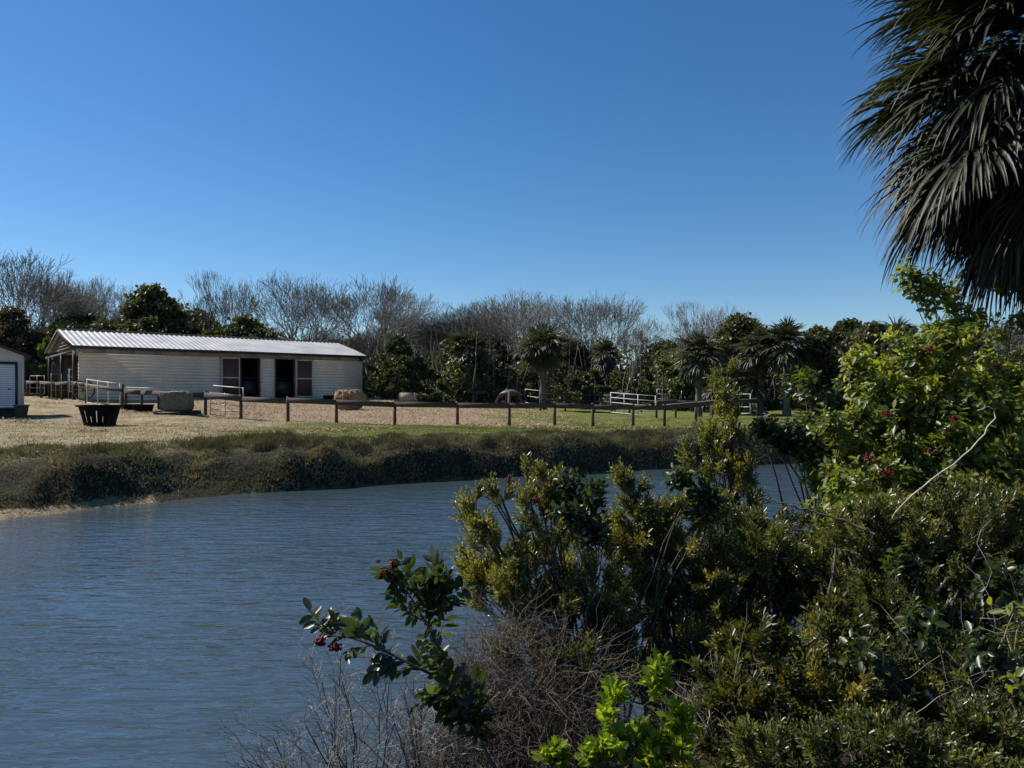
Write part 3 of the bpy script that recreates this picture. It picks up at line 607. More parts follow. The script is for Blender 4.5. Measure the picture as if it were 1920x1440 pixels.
def tubes_from(out, levels, sides):
    mb = MB(); byn = {}
    for lv, pts, rad in out:
        if lv in levels: byn.setdefault(len(pts), []).append((pts, rad))
    for k, l in byn.items():
        mb.tubes(np.array([[tuple(p) for p in a_] for a_, _ in l]), np.array([b_ for _, b_ in l]), sides)
    return mb
BARE = dict(np=[5, 8, 7, 5, 4, 3], wig=[.05, .05, .06, .07, .08, .10], tap=[.7, .3, .3, .35, .4, .5], n=[1, 13, 12, 7, 6, 4], start=[.15, .25, .15, .15, .15], ang=[0, .72, .6, .55, .55, .55], len=[1, 3.1, .46, .5, .5, .5], rr=.6, rmin=.017)
def fork(segs, p, d, l, r, lv, top, sp, dom):
    """forking growth: every branch ends in two or three, so the crown closes into a dome of fine twigs"""
    a_ = p; k = Vector((random.gauss(0, 1), random.gauss(0, 1), random.gauss(0, 1)))*.10; mid = p+(d+k)*l*.5; e = mid+(d-k*.6+Vector((0, 0, .05))).normalized()*l*.5
    rn = max(r*.74, .015); segs.append((lv, [a_, mid, e], [r, (r+rn)/2, rn]))
    if lv >= top: return
    n_ = 2 if random.random() < .72 else 3
    if lv == 0: n_ = dom
    az0 = random.random()*6.28
    for c in range(n_):
        ax = d.orthogonal().normalized(); ax.rotate(Matrix.Rotation(az0+c*2*pi/n_+random.gauss(0, .3), 3, d)); an = sp*(1.25 if lv == 0 else 1)*random.uniform(.55, 1.35)
        nd_ = (d*math.cos(an)+ax*math.sin(an)+Vector((0, 0, .07))).normalized(); fork(segs, e, nd_, l*random.uniform(.72, .95)*(1.25 if lv == 0 else 1), rn*(.9 if n_ == 2 else .8), lv+1, top, sp, dom)
    if lv > 2 and random.random() < .5:
        ax = d.orthogonal().normalized(); ax.rotate(Matrix.Rotation(random.random()*6.28, 3, d)); fork(segs, mid, (d*.75+ax*.65).normalized(), l*.7, rn*.5, min(top, lv+3), top, sp, dom)
def bare_tree(seed, name, bark, twig, H=12, sp=.42, dom=5, top=9):
    random.seed(seed); t = empty(name, (0, 0, 0), 'x', 'tree'); segs = []
    fork(segs, Vector((0, 0, -.2)), Vector((random.uniform(-.06, .06), 0, 1)), H*.15, H*.017, 0, top, sp, dom)
    tubes_from(segs, (0, 1, 2), 6).build('trunk', M[bark], t, True); tubes_from(segs, (3, 4, 5, 6), 4).build('branches', M[bark], t, True)
    tubes_from(segs, tuple(range(7, top+1)), 3).build('twigs', M[twig], t); return t
OV = [(.3, .9), (.7, .8)]
def leaf_cloud(mb, cs, rs, n_, size, asp=.45, upw=.3, squash=.8):
    per = np.array([r**2 for r in rs]); per = (per/per.sum()*n_).astype(int)
    for c, r, k in zip(cs, rs, per):
        dv = norm(rng.normal(size=(k, 3))); rad = r*(rng.random(k)**.45)*rng.choice([1, 1, 1, 1.35], k)*(1+.25*np.sin(dv[:, 0]*7+dv[:, 2]*9+r*50))
        po = np.array(c)+dv*rad[:, None]*[1, 1, squash]
        L = size*rng.uniform(.6, 1.3, k)
        mb.leaves(po, dv*.5+rng.normal(size=(k, 3))+[0, 0, upw], rng.normal(size=(k, 3))+[0, 0, .6], L, L*asp, OV, .25, .1)
def evergreen(seed, name, mat, H=8, Wd=3.2, n_=16000, size=.2, nc=46, trunkr=.16, low=.12, shape='round'):
    random.seed(seed); r = np.random.default_rng(seed); t = empty(name, (0, 0, 0), 'x', 'tree')
    cs, rs = [], []
    for k in range(nc):
        f = low+(1-low)*r.random()**.85; prof = math.sin(pi*min(1, max(0, (f-low+.12)/(1.12-low)))**.8) if shape == 'round' else (1.05-f)*1.2
        a_ = r.random()*2*pi; rad = Wd*prof*math.sqrt(r.random())*.85; rr_ = r.uniform(.25, .62)*Wd*.30
        cs.append((rad*math.cos(a_), rad*math.sin(a_), H*f*.96)); rs.append(rr_)
    mb = MB(); leaf_cloud(mb, cs, rs, n_, size)
    tk = MB(); tk.tubes(np.array([[0, 0, -.2], [.1, 0, H*.3], [0, .1, H*.6], [.1, 0, H*.85]]), np.array([trunkr*1.3, trunkr, trunkr*.6, trunkr*.2]), 7)
    for c in cs[::2]:
        st = np.array([0, 0, c[2]*.45+.2]); c = np.array(c); mid = (st+c)/2+[0, 0, .15]; tk.tubes(np.array([st, mid, c]), np.array([trunkr*.3, trunkr*.2, trunkr*.08]), 4)
    tk.build('trunk', M['bark'], t, True); mb.build('crown', M[mat], t); return t
def fan(mb, o, ax, sd_, nseg, L, wd, droop, spread=2.0, npt=6, petw=0, vee=.35, jit=.05, rg=rng):
    """one costapalmate palm blade, all its segments at once"""
    ax = norm(np.array(ax, float)); sd_ = norm(np.array(sd_, float)); nrm = np.cross(sd_, ax)
    if nrm[2] < 0: nrm = -nrm
    ph = np.linspace(-spread, spread, nseg)+rg.normal(size=nseg)*jit
    d = ax*np.cos(ph)[:, None]+sd_*np.sin(ph)[:, None]+nrm*(vee*np.abs(np.sin(ph)))[:, None]+rg.normal(size=(nseg, 3))*.04; d = norm(d)
    Ls = L*(.72+.28*np.cos(ph*.9))*rg.uniform(.85, 1.1, nseg); ts = np.linspace(0, 1, npt)
    p = np.zeros((nseg, npt, 3)); p[:, 0] = np.array(o)+ax*(.10*L)*np.cos(ph)[:, None]; dc = d.copy(); dr = droop*rg.uniform(.6, 1.5, nseg)
    for i in range(1, npt):
        dc = norm(dc+np.array([0, 0, -1.])*(dr*(i/(npt-1))**1.6)[:, None]*(3.2/npt)); p[:, i] = p[:, i-1]+dc*(Ls/(npt-1))[:, None]
    T = norm(np.gradient(p, axis=1)); S = norm(np.cross(T, nrm[None, None]+0*T)+rg.normal(size=(nseg, 1, 3))*.25); S = norm(S-T*(S*T).sum(-1, keepdims=True)); N = np.cross(S, T)
    wp = np.interp(ts, [0, .3, .6, .85, 1], [.35, 1, .8, .35, .03])*wd; wv = wp[None, :, None]*rg.uniform(.8, 1.2, (nseg, 1, 1))
    V = np.stack([p+S*wv+N*wv*.5, p, p-S*wv+N*wv*.5], 2).reshape(-1, 3)
    i = (np.arange(nseg)*npt*3)[:, None, None]; j = (np.arange(npt-1)*3)[None, :, None]; k = np.arange(2)[None, None]
    q_ = np.stack([i+j+k, i+j+k+1, i+j+k+4, i+j+k+3], -1).reshape(-1, 4); mb.add(V, q_)
def frond(mb, pm, o, az, el, pet, L, nseg, wd, droop, npt=6, sag=.35, rg=rng, pr=.02, **kw):
    d = np.array([math.cos(az)*math.cos(el), math.sin(az)*math.cos(el), math.sin(el)]); pts = [np.array(o, float)]
    for i in range(5):
        d = norm(d+np.array([0, 0, -sag*.2])); pts.append(pts[-1]+d*pet/5)
    pm.tubes(np.array(pts), np.linspace(pr*1.6, pr*.8, 6), 5)
    d = norm(d+np.array([0, 0, -sag*.4])); sd_ = np.cross(d, [0, 0, 1.]) if abs(d[2]) < .97 else np.array([-math.sin(az), math.cos(az), 0]); sd_ = norm(sd_+rg.normal(size=3)*.15)
    fan(mb, pts[-1], d, sd_, nseg, L, wd, droop, npt=npt, rg=rg, **kw)
def palm(seed, name, H=5.5, R_=.95, nf=30, trunkr=.2, skirt=12, nseg=22):
    r = np.random.default_rng(seed); t = empty(name, (0, 0, 0), 'x', 'palm tree')
    z = np.linspace(-.2, H, 12); tk = MB(); lean = r.normal()*.02
    tk.tubes(np.stack([lean*z*z*.3, 0*z, z], 1), trunkr*(1+.12*np.sin(np.arange(12)*2.3))*np.interp(z, [0, .5, H], [1.25, 1, .95]), 9)
    bo = tk; n_ = 90 if H > 2 else 8; zz = r.uniform(.35*H, H, n_); a_ = r.random(n_)*2*pi; rad = trunkr*1.0
    bp = np.stack([np.cos(a_)*rad+lean*zz*zz*.3, np.sin(a_)*rad, zz], 1); bo.leaves(bp, np.stack([np.cos(a_)*.5, np.sin(a_)*.5, np.ones(n_)], 1), np.stack([np.cos(a_), np.sin(a_), 0*a_], 1), .28, .06, [(.3, 1), (.8, .6)], .2)
    tk.build('trunk', M['palmbark'], t)
    mb, pm = MB(), MB(); o = np.array([lean*H*H*.3, 0, H])
    for k in range(nf):
        frond(mb, pm, o+[0, 0, r.uniform(-.15, .15)], k*2.4+r.normal()*.2, np.interp(k, [0, nf], [1.35, -.7])+r.normal()*.25, R_*r.uniform(.55, .95), R_*r.uniform(.7, 1.3), nseg, .042*R_/.95+.006, .5, npt=5, rg=r)
    mb.build('crown', M['frond'], t); pm.build('leaf_stalks', M['frond'], t)
    mb, pm = MB(), MB()
    for k in range(skirt):
        frond(mb, pm, o-[0, 0, .15], k*2.4+1, r.uniform(-1.3, -.6), R_*.8, R_*.85, nseg-4, .04, .9, npt=5, rg=r)
    mb.build('dead_skirt', M['deadfrond'], t); return t
def place(proto, u, D, top, label, first, group=None, rz=None, H0=12., wid=1.0, name=None):
    """put a tree at pixel column u and distance D so that it is as tall as in the photo"""
    o = proto if first else copy_tree(proto)
    g = G(u, D); zt = EYE-(top-V0)/F*D; s = (zt-g[2])/H0*1.03
    o.location = tuple(g); o.scale = (s*wid, s*wid, s); o.rotation_euler = (0, 0, rz if rz is not None else random.random()*6.28)
    o['label'] = label
    if group: o['group'] = group
    return o
def measure(t):
    return max(max(v.co.z for v in c.data.vertices) for c in t.children)
def series(proto, rows, group):
    H0 = measure(proto)
    for i, (u, D, top, wid, rz, label) in reversed(list(enumerate(rows))):
        place(proto, u, D, top, label, i == 0, group, rz, H0, wid)
bt1 = bare_tree(3, 'bare_tree', 'greybark', 'greybark', sp=.37, dom=5, top=8)
series(bt1, [(25, 66, 466, 1.05, 1.0, 'tallest pale bare tree at the left edge behind the shed'),
             (690, 68, 518, 1.1, 2.6, 'wide spreading bare tree just behind the right end of the barn roof'),
             (1120, 72, 541, .95, 4.4, 'open bare tree whose limbs stand alone above the second palm'),
             (1010, 78, 556, 1.0, 1.9, 'bare tree between the widest one and the open one'),
             (300, 82, 545, .8, 5.1, 'bare tree peeping out behind the big evergreen left of centre')], 'bare trees behind the barn')
bt2 = bare_tree(8, 'bare_tree', 'greybark', 'greybark', sp=.30, dom=4, top=8)
series(bt2, [(110, 70, 504, .8, .3, 'upright bare tree rising over the left barn gable'),
             (430, 70, 513, .8, 2.2, 'narrow upright bare tree over the middle left of the barn roof'),
             (1325, 72, 566, .95, 1.4, 'twiggy bare tree top behind the palm with the pale right trunk'),
             (745, 76, 548, .8, 5.2, 'narrow bare tree on the right shoulder of the wide one by the barn end'),
             (150, 76, 520, .8, 5.9, 'slim bare tree just right of the upright one at the gable'),
             (1195, 76, 600, .8, 3.7, 'small bare sapling in the dip of the treeline')], 'bare trees behind the barn')
bt3 = bare_tree(15, 'bare_tree', 'greybark', 'greybark', sp=.43, dom=6, top=8)
series(bt3, [(560, 72, 514, 1.0, .9, 'broad bare tree above the two brown barn doors'),
             (960, 70, 546, 1.15, 3.3, 'widest rounded bare tree between the first two palms'),
             (195, 80, 522, .75, 2.0, 'thin bare tree left of the big evergreen behind the roof')], 'bare trees behind the barn')
bt4 = bare_tree(22, 'brown_bare_tree', 'brownbark', 'brownbark', sp=.42, dom=6, top=9)
series(bt4, [(850, 72, 563, 1.0, .5, 'brown twiggy rounded tree behind the leftmost palm'),
             (620, 84, 608, .9, 3.0, 'brown twiggy tree filling the gap over the barn roof right half'),
             (490, 84, 606, .9, 1.2, 'brown twiggy tree filling the gap over the mid roof'),
             (780, 80, 590, 1.0, 4.2, 'low brown twiggy tree between barn end and the palms'),
             (700, 82, 606, .9, 1.7, 'brown twiggy tree behind the wide bare tree by the barn end'),
             (910, 84, 580, .9, 2.4, 'brown twiggy tree behind the widest rounded bare tree'),
             (1290, 84, 615, .8, .7, 'brown twiggy tree in the dip right of the white pipe gate'),
             (240, 84, 575, .8, 2.8, 'brown twiggy tree behind the left part of the roof'),
             (40, 60, 590, .9, 5.2, 'brown tangled tree directly behind the shed roof'),
             (1400, 80, 583, .8, 2.2, 'brown twiggy tree behind the right palm group'),
             (1880, 80, 585, 1.1, .2, 'pale twiggy tree at the right edge below the hanging fronds'),
             (1060, 84, 612, .9, 2.9, 'low brown twiggy tree behind the slanting trunk palm')], 'brown twiggy trees')
e1 = evergreen(4, 'evergreen_tree', 'ev1', 8.2, 4.6, 26000, .27, 95)
series(e1, [(285, 66, 536, 1.05, .3, 'large dark green evergreen rising behind the left half of the barn'),
            (745, 57, 628, .95, 1.6, 'dark leafy evergreen standing right beside the barn end'),
            (1590, 54, 600, 1.1, 2.6, 'dark evergreen left of the twin palm tops on the right')], 'evergreen trees')
e2 = evergreen(9, 'round_evergreen', 'ev1', 5.5, 4.2, 20000, .26, 70)
series(e2, [(455, 64, 592, 1.1, .3, 'low rounded dark evergreen just above the middle of the roof'),
            (150, 68, 585, 1.2, 1.3, 'low dark evergreen behind the left gable of the barn'),
            (370, 72, 580, 1.0, 4.0, 'small dark evergreen to the right of the large one behind the roof'),
            (1690, 56, 612, 1.2, 5.0, 'rounded dark evergreen below the twin palm tops')], 'evergreen trees')
e3 = evergreen(12, 'olive_tree', 'ev2', 7.0, 4.0, 30000, .22, 95)
series(e3, [(1530, 47, 612, .9, .2, 'olive brown leafy tree right of the bark ridged palm trunks'),
            (1390, 64, 590, 1.0, 2.2, 'olive leafy tree behind the palm with grey hanging leaves'),
            (1640, 50, 605, 1.0, 3.1, 'olive leafy tree behind the upper left of the pepper bush'),
            (1250, 74, 640, 1.2, 4.2, 'low olive tree in the dip of the treeline'),
            (1780, 52, 610, 1.2, 1.2, 'olive leafy tree under the rightmost palm top')], 'olive green trees')
e4 = evergreen(16, 'vine_covered_tree', 'ev3', 6.0, 3.8, 20000, .22, 70)
series(e4, [(22, 57, 575, 1.0, .2, 'brownish vine covered tree above the shed roof'),
            (1080, 66, 640, 1.1, 1.2, 'brown vine draped tree behind the palms'),
            (930, 68, 630, 1.1, 2.2, 'brownish leafy tree between the two middle palms')], 'vine covered trees')
e5 = evergreen(19, 'leafy_shrub', 'ev4', 3.4, 2.2, 6500, .15, 26, .06, .0)
series(e5, [(808, 58, 688, 1.0, .2, 'sunlit yellow green shrub between barn and leftmost palm'),
            (90, 56, 630, .7, 1.2, 'thin green shrub in the gap between shed and barn'),
            (1245, 58, 672, 1.1, 2.2, 'yellow green shrub behind the flat topped fence'),
            (905, 62, 670, .9, 3.2, 'light green shrub at the foot of the leftmost palm'),
            (1115, 60, 690, 1.2, 4.2, 'low green shrub behind the white pipe gate')], 'leafy shrubs')
e6 = evergreen(25, 'dark_shrub', 'ev1', 3.6, 2.6, 7000, .16, 30, .06, .0)
series(e6, [(735, 54, 690, 1.0, .2, 'dark shrub hugging the fence at the barn end'),
            (1080, 57, 695, 1.1, 1.2, 'dark low shrub right of the slanting palm trunk'),
            (1390, 52, 690, 1.2, 2.2, 'dark shrub hiding behind the top of the tall myrtle'),
            (1560, 46, 690, 1.2, 3.2, 'dark shrub right of the bark ridged palm trunks'),
            (1680, 47, 680, 1.3, 4.2, 'dark shrub behind the upper pepper leaves'),
            (1850, 48, 670, 1.4, 5.2, 'dark shrub low at the right edge behind the pepper bush')], 'dark shrubs')
p1 = palm(2, 'cabbage_palm', 5.3, 1.3, 46, .26, 16, 26)
series(p1, [(1018, 51, 600, 1.15, .4, 'cabbage palm in the centre with slanting trunk and drooping fan leaves'),
            (1310, 49, 616, 1.05, 2.0, 'cabbage palm just left of the tall myrtle with pale fronds'),
            (1475, 46, 592, 1.1, 3.0, 'tall cabbage palm with ridged bark trunk on the right'),
            (1680, 58, 592, 1.1, 4.0, 'left of the twin palm tops showing above the evergreens')], 'cabbage palms')
p2 = palm(6, 'cabbage_palm', 5.6, 1.3, 40, .24, 18, 24)
series(p2, [(877, 60, 610, 1.1, .9, 'leftmost dark cabbage palm above the black horse'),
            (1137, 62, 626, .75, 1.9, 'dark palm head under the open bare tree'),
            (1428, 47, 604, 1.05, 2.9, 'cabbage palm with smooth grey trunk beside the ridged one'),
            (1785, 55, 582, 1.15, 5.9, 'right of the twin palm tops above the pepper bush')], 'cabbage palms')
# trunk of a young palm cluster
p3 = palm(10, 'young_palm', 1.6, .9, 20, .2, 4)
series(p3, [(1405, 47.5, 655, 1.0, .9, 'short shaggy palm at the foot of the smooth trunk'),
            (1345, 52, 668, 1.0, 2.9, 'short shaggy palm right of the palm beside the myrtle')], 'young palms')
# thicket behind everything
def thicket():
    mb = MB(); k = 420; u = rng.uniform(-150, 2150, k); D = rng.uniform(60, 86, k); x = (u-U0)/F*D
    ok = (u > 690) | (D > 66); x, D, u = x[ok], D[ok], u[ok]; g = ground(x, D)
    top = np.interp(u, [0, 100, 690, 750, 900, 1150, 1230, 1400, 1700, 1900], [4.5, 4, 4, 4.2, 4.4, 3.8, 3.9, 4.6, 5.6, 5.8])*rng.uniform(.5, 1.1, len(u))
    cs, rs = [], []
    for xi, yi, zi, ti in zip(x, D, g, top):
        zz = zi+.5
        while zz < zi+ti: cs.append((xi+rng.normal()*.8, yi+rng.normal()*.8, zz)); rs.append(rng.uniform(.7, 1.25)); zz += .85
    leaf_cloud(mb, cs, rs, 230000, .30, .42); tag(mb.build('thicket', M['thick']), 'dense dark green thicket filling the foot of the treeline', 'thicket', kind='stuff')
    mb = MB(); k = 900; u = rng.uniform(-100, 2100, k); D = rng.uniform(58, 80, k); ok = (u > 700) | (D > 66); u, D = u[ok], D[ok]; x = (u-U0)/F*D; g = ground(x, D); k = len(u)
    h = rng.uniform(2.5, 6.5, k); a_ = rng.normal(size=(k, 2))*.12; t_ = np.linspace(0, 1, 5)
    pts = np.stack([x[:, None]+a_[:, :1]*h[:, None]*t_+rng.normal(size=(k, 5))*.12, D[:, None]+a_[:, 1:]*h[:, None]*t_, g[:, None]+h[:, None]*t_], -1)
    mb.tubes(pts, np.linspace(.045, .012, 5)[None]*rng.uniform(.6, 1.4, (k, 1)), 4); tag(mb.build('saplings', M['greybark']), 'thin grey sapling stems crowding through the thicket', 'saplings', kind='stuff')
thicket()
def far_wood():
    mb = MB(); k = 420; D = rng.uniform(92, 125, k); u = rng.uniform(-500, 2400, k); x = (u-U0)/F*D; g = ground(x, D); cs, rs = [], []
    for xi, yi, zi, ti in zip(x, D, g, rng.uniform(3.5, 8.0, k)):
        zz = zi+.3
        while zz < zi+ti: cs.append((xi+rng.normal(), yi+rng.normal(), zz)); rs.append(rng.uniform(1.2, 1.9)); zz += 1.4
    leaf_cloud(mb, cs, rs, 110000, .55, .45); tag(mb.build('far_wood', M['thick']), 'darker far wood closing the view behind the treeline', 'woods', kind='stuff')
far_wood()

# ------------------------------------------------------------------ near cabbage palm, upper right
DP = 7.0; pc = P(2040, 100, DP); pg = gz(pc[0], pc[1])
npalm = empty('cabbage_palm', (pc[0], pc[1], pg), 'huge near cabbage palm head with drooping fronds at upper right', 'palm tree')
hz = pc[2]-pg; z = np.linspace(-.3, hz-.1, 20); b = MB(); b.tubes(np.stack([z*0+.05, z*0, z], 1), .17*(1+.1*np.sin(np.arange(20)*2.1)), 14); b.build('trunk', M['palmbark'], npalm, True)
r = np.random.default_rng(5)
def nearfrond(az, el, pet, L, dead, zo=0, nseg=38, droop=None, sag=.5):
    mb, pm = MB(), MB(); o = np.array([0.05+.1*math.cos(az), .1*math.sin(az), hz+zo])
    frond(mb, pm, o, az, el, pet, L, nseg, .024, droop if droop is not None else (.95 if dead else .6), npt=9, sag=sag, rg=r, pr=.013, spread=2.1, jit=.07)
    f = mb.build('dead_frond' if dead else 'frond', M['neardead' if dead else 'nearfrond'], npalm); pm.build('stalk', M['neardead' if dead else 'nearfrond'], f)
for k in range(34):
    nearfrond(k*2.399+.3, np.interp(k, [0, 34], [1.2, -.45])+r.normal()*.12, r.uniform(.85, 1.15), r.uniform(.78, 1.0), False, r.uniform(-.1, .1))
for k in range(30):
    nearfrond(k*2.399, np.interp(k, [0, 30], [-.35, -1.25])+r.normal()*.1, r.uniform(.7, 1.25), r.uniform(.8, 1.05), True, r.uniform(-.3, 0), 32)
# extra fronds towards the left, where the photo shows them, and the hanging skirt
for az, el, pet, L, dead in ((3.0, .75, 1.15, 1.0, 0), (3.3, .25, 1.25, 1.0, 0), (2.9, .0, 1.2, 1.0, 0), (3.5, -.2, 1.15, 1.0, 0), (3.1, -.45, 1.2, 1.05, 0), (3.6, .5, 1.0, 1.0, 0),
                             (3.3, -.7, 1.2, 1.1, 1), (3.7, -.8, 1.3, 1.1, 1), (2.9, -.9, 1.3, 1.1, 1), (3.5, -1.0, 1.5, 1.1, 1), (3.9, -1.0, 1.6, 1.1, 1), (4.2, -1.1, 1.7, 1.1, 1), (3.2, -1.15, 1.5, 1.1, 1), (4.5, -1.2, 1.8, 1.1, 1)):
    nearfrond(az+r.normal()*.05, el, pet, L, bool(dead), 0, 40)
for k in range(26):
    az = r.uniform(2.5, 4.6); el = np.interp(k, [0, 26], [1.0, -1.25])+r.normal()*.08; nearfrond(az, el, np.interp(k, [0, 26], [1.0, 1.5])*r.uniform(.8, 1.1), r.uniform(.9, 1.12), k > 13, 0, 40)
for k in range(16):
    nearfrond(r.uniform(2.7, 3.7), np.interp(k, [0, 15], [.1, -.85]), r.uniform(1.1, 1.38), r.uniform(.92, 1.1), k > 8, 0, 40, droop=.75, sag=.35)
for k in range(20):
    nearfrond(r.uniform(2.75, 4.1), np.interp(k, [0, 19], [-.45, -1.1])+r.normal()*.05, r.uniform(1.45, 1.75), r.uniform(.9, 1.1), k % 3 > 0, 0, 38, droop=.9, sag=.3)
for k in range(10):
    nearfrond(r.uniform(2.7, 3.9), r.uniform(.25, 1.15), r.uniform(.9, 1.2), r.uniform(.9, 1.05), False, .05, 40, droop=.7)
for k, az in enumerate((3.2, 3.9, 4.4)):
    mb = MB(); n_ = 260; a0 = np.array([.1*math.cos(az), .1*math.sin(az), hz]); ts = np.linspace(0, 1, 8)
    main = a0+np.stack([math.cos(az)*1.1*ts, math.sin(az)*1.1*ts, .35*np.sin(ts*2.2)-1.1*ts**2], 1); mb.tubes(main, np.linspace(.018, .006, 8), 5)
    f_ = r.uniform(.25, 1, n_); st = np.stack([np.interp(f_, ts, main[:, i]) for i in range(3)], 1); dv = norm(r.normal(size=(n_, 3))+[0, 0, -.6]); L = r.uniform(.12, .38, (n_, 1))
    pts = np.stack([st, st+dv*L*.5+r.normal(size=(n_, 3))*.02, st+dv*L+[0, 0, -.06]+r.normal(size=(n_, 3))*.03], 1); mb.tubes(pts, np.tile([.004, .003, .0015], (n_, 1)), 3); mb.build('seed_stalk', M['brush'], npalm)

# ------------------------------------------------------------------ near shrubs
NARROW = [(.35, .55), (.7, 1.0)]; OVAL = [(.25, .8), (.6, 1.0), (.85, .55)]
LOBE = [(.35, .22), (.5, .55), (.58, .95), (.66, .62), (.78, .72), (.88, .38)]
def shrub(name, label, cat, base, blobs, leaf, leafmat, stemmat='stem', group=None, tw=(.08, .21), nl=10, L=(.030, .055), asp=.16, outline=NARROW, spreadang=.5, tang=.40, upb=.9, fold=.25, droop=0, stems=4, depth=1.0, seed=1, r0=.018, per=14, dens=1.75):
    """blobs: (u, v, D, ru, rv, twigs) in photo pixels at distance D: stems from the base, branches from the stems into the blob, twigs along the branches, leaves along the twigs"""
    rg = np.random.default_rng(seed); g = G(*base); t = empty(name, g, label, cat, group); sm, lm = MB(), MB()
    T0, TD, TL = [], [], []
    for (u, v, D, ru, rv, nt_) in blobs:
        c = P(u, v, D); rx, rz_ = ru/F*D, rv/F*D; ry = depth*(rx+rz_)/2; S3 = np.array([rx, ry, rz_]); nodes = []
        for k in range(stems):
            tip = c+norm(rg.normal(size=3))*S3*rg.uniform(.1, .6); ts = np.linspace(0, 1, 9)[:, None]
            b0 = g+rg.normal(size=3)*[.12, .12, .02]; mid = b0*.45+tip*.55+[(b0[0]-tip[0])*.15, 0, (tip[2]-b0[2])*.1]
            cur = (1-ts)**2*b0+2*ts*(1-ts)*mid+ts**2*tip+np.concatenate([np.zeros((1, 3)), rg.normal(size=(8, 3))*.015]); sm.tubes(cur-g, np.linspace(r0, r0*.3, 9), 6); nodes.append(cur[4:])
        N = np.concatenate(nodes); m2 = max(3, int(nt_*dens/per)); dv = norm(rg.normal(size=(m2, 3))); dv[:, 2] = np.abs(dv[:, 2])*rg.choice([1, 1, -.6], m2)
        far = rg.random(m2) < .3; E = c+dv*S3*np.where(far, rg.uniform(1.0, 1.4, m2), rg.random(m2)**.5)[:, None]
        d2 = ((E[:, None]-N[None])**2).sum(-1); below = N[None, :, 2] > E[:, None, 2]-.3*max(rz_, .12); d2 = d2+below*4.; st = N[d2.argmin(1)]
        st = np.where((st[:, 2:] > E[:, 2:]), E-[0, 0, .12]-(E-c)*.4, st); ln = np.linalg.norm(E-st, axis=1, keepdims=True)
        mid = (st+E)/2+np.stack([(E-st)[:, 0]*.25, (E-st)[:, 1]*.25, -.05*ln[:, 0]], 1)*upb+rg.normal(size=(m2, 3))*.03*ln; ts = np.linspace(0, 1, 9)[None, :, None]
        C = (1-ts)**2*st[:, None]+2*ts*(1-ts)*mid[:, None]+ts**2*E[:, None]; rb = np.clip(.0035*ln, .0022, .0055)
        sm.tubes(C-g, rb*np.linspace(1, .35, 9)[None], 4)
        fr = np.sort(rg.uniform(.3, 1, (m2, per)), 1); fr[:, -1] = 1; ii = fr*8; i0 = np.minimum(ii.astype(int), 7); ff = (ii-i0)[..., None]; ar = np.arange(m2)[:, None]
        B0 = C[ar, i0]*(1-ff)+C[ar, i0+1]*ff; Tn = norm(C[ar, i0+1]-C[ar, i0]); rr_ = norm(np.cross(Tn, rg.normal(size=Tn.shape))); a_ = tang*rg.uniform(.6, 1.4, fr.shape); a_[:, -1] = .05
        dd = norm(Tn*np.cos(a_)[..., None]+rr_*np.sin(a_)[..., None]+[0, 0, .22*upb]); LL = rg.uniform(*tw, fr.shape)*(1.25-.5*fr)
        T0.append(B0.reshape(-1, 3)); TD.append(dd.reshape(-1, 3)); TL.append(LL.ravel())
    B0, Dd, Lw = np.concatenate(T0), np.concatenate(TD), np.concatenate(TL); m = len(B0)
    sm.tubes(np.stack([B0, B0+Dd*Lw[:, None]*.5+rg.normal(size=(m, 3))*.004, B0+Dd*Lw[:, None]], 1)-g, np.tile([.0017, .0013, .0008], (m, 1)), 3)
    k = nl; f_ = (np.arange(k)+rg.random((m, k)))/k; f_ = .1+.9*f_; an = np.arange(k)*2.4+rg.random((m, 1))*6.28
    A1 = norm(np.cross(Dd, rg.normal(size=(m, 3)))); A2 = np.cross(Dd, A1); rad = A1[:, None]*np.cos(an)[..., None]+A2[:, None]*np.sin(an)[..., None]
    po = B0[:, None]+Dd[:, None]*(Lw[:, None]*f_)[..., None]; ld = Dd[:, None]*math.cos(spreadang)+rad*math.sin(spreadang)+[0, 0, -droop]+rg.normal(size=(m, k, 3))*.16
    LL = rg.uniform(*L, (m*k))*np.where(f_.ravel() > .92, .75, 1)
    upv = (Dd[:, None]-rad*.3+rg.normal(size=(m, k, 3))*.35).reshape(-1, 3)
    lm.leaves(po.reshape(-1, 3)-g, ld.reshape(-1, 3), upv, LL, LL*asp, outline, fold, .12)
    sm.build('stems', M[stemmat], t); lm.build('leaves', M[leafmat], t)
    return t, g, rg
def berries(t, g, spots, seed=0):
    ico = bmesh.new(); bmesh.ops.create_icosphere(ico, subdivisions=1, radius=1); iv = np.array([v.co[:] for v in ico.verts]); fi = np.array([[v.index for v in f.verts] for f in ico.faces]); ico.free()
    rg = np.random.default_rng(seed)
    for (u, v, D, ru, rv, n_) in spots:
        c = P(u, v, D)-g; mb = MB(); sp_ = np.array([ru/F*D, .5*(ru+rv)/F*D, rv/F*D]); pts = c+norm(rg.normal(size=(n_, 3)))*(rg.random((n_, 1))**.5)*sp_; rr_ = rg.uniform(.005, .0075, n_)
        V = (pts[:, None]+iv[None]*rr_[:, None, None]).reshape(-1, 3); Fx = (fi[None]+(np.arange(n_)*len(iv))[:, None, None]).reshape(-1, 3); mb.add(V, Fx)
        mb.tubes(np.stack([np.tile(c, (n_//2, 1)), pts[:n_//2]], 1), np.full((n_//2, 2), .0012), 3); mb.build('berry_cluster', M['berry'], t, True)
GW = 'wax myrtle bushes on the near bank'; GP = 'berry bushes on the near bank'
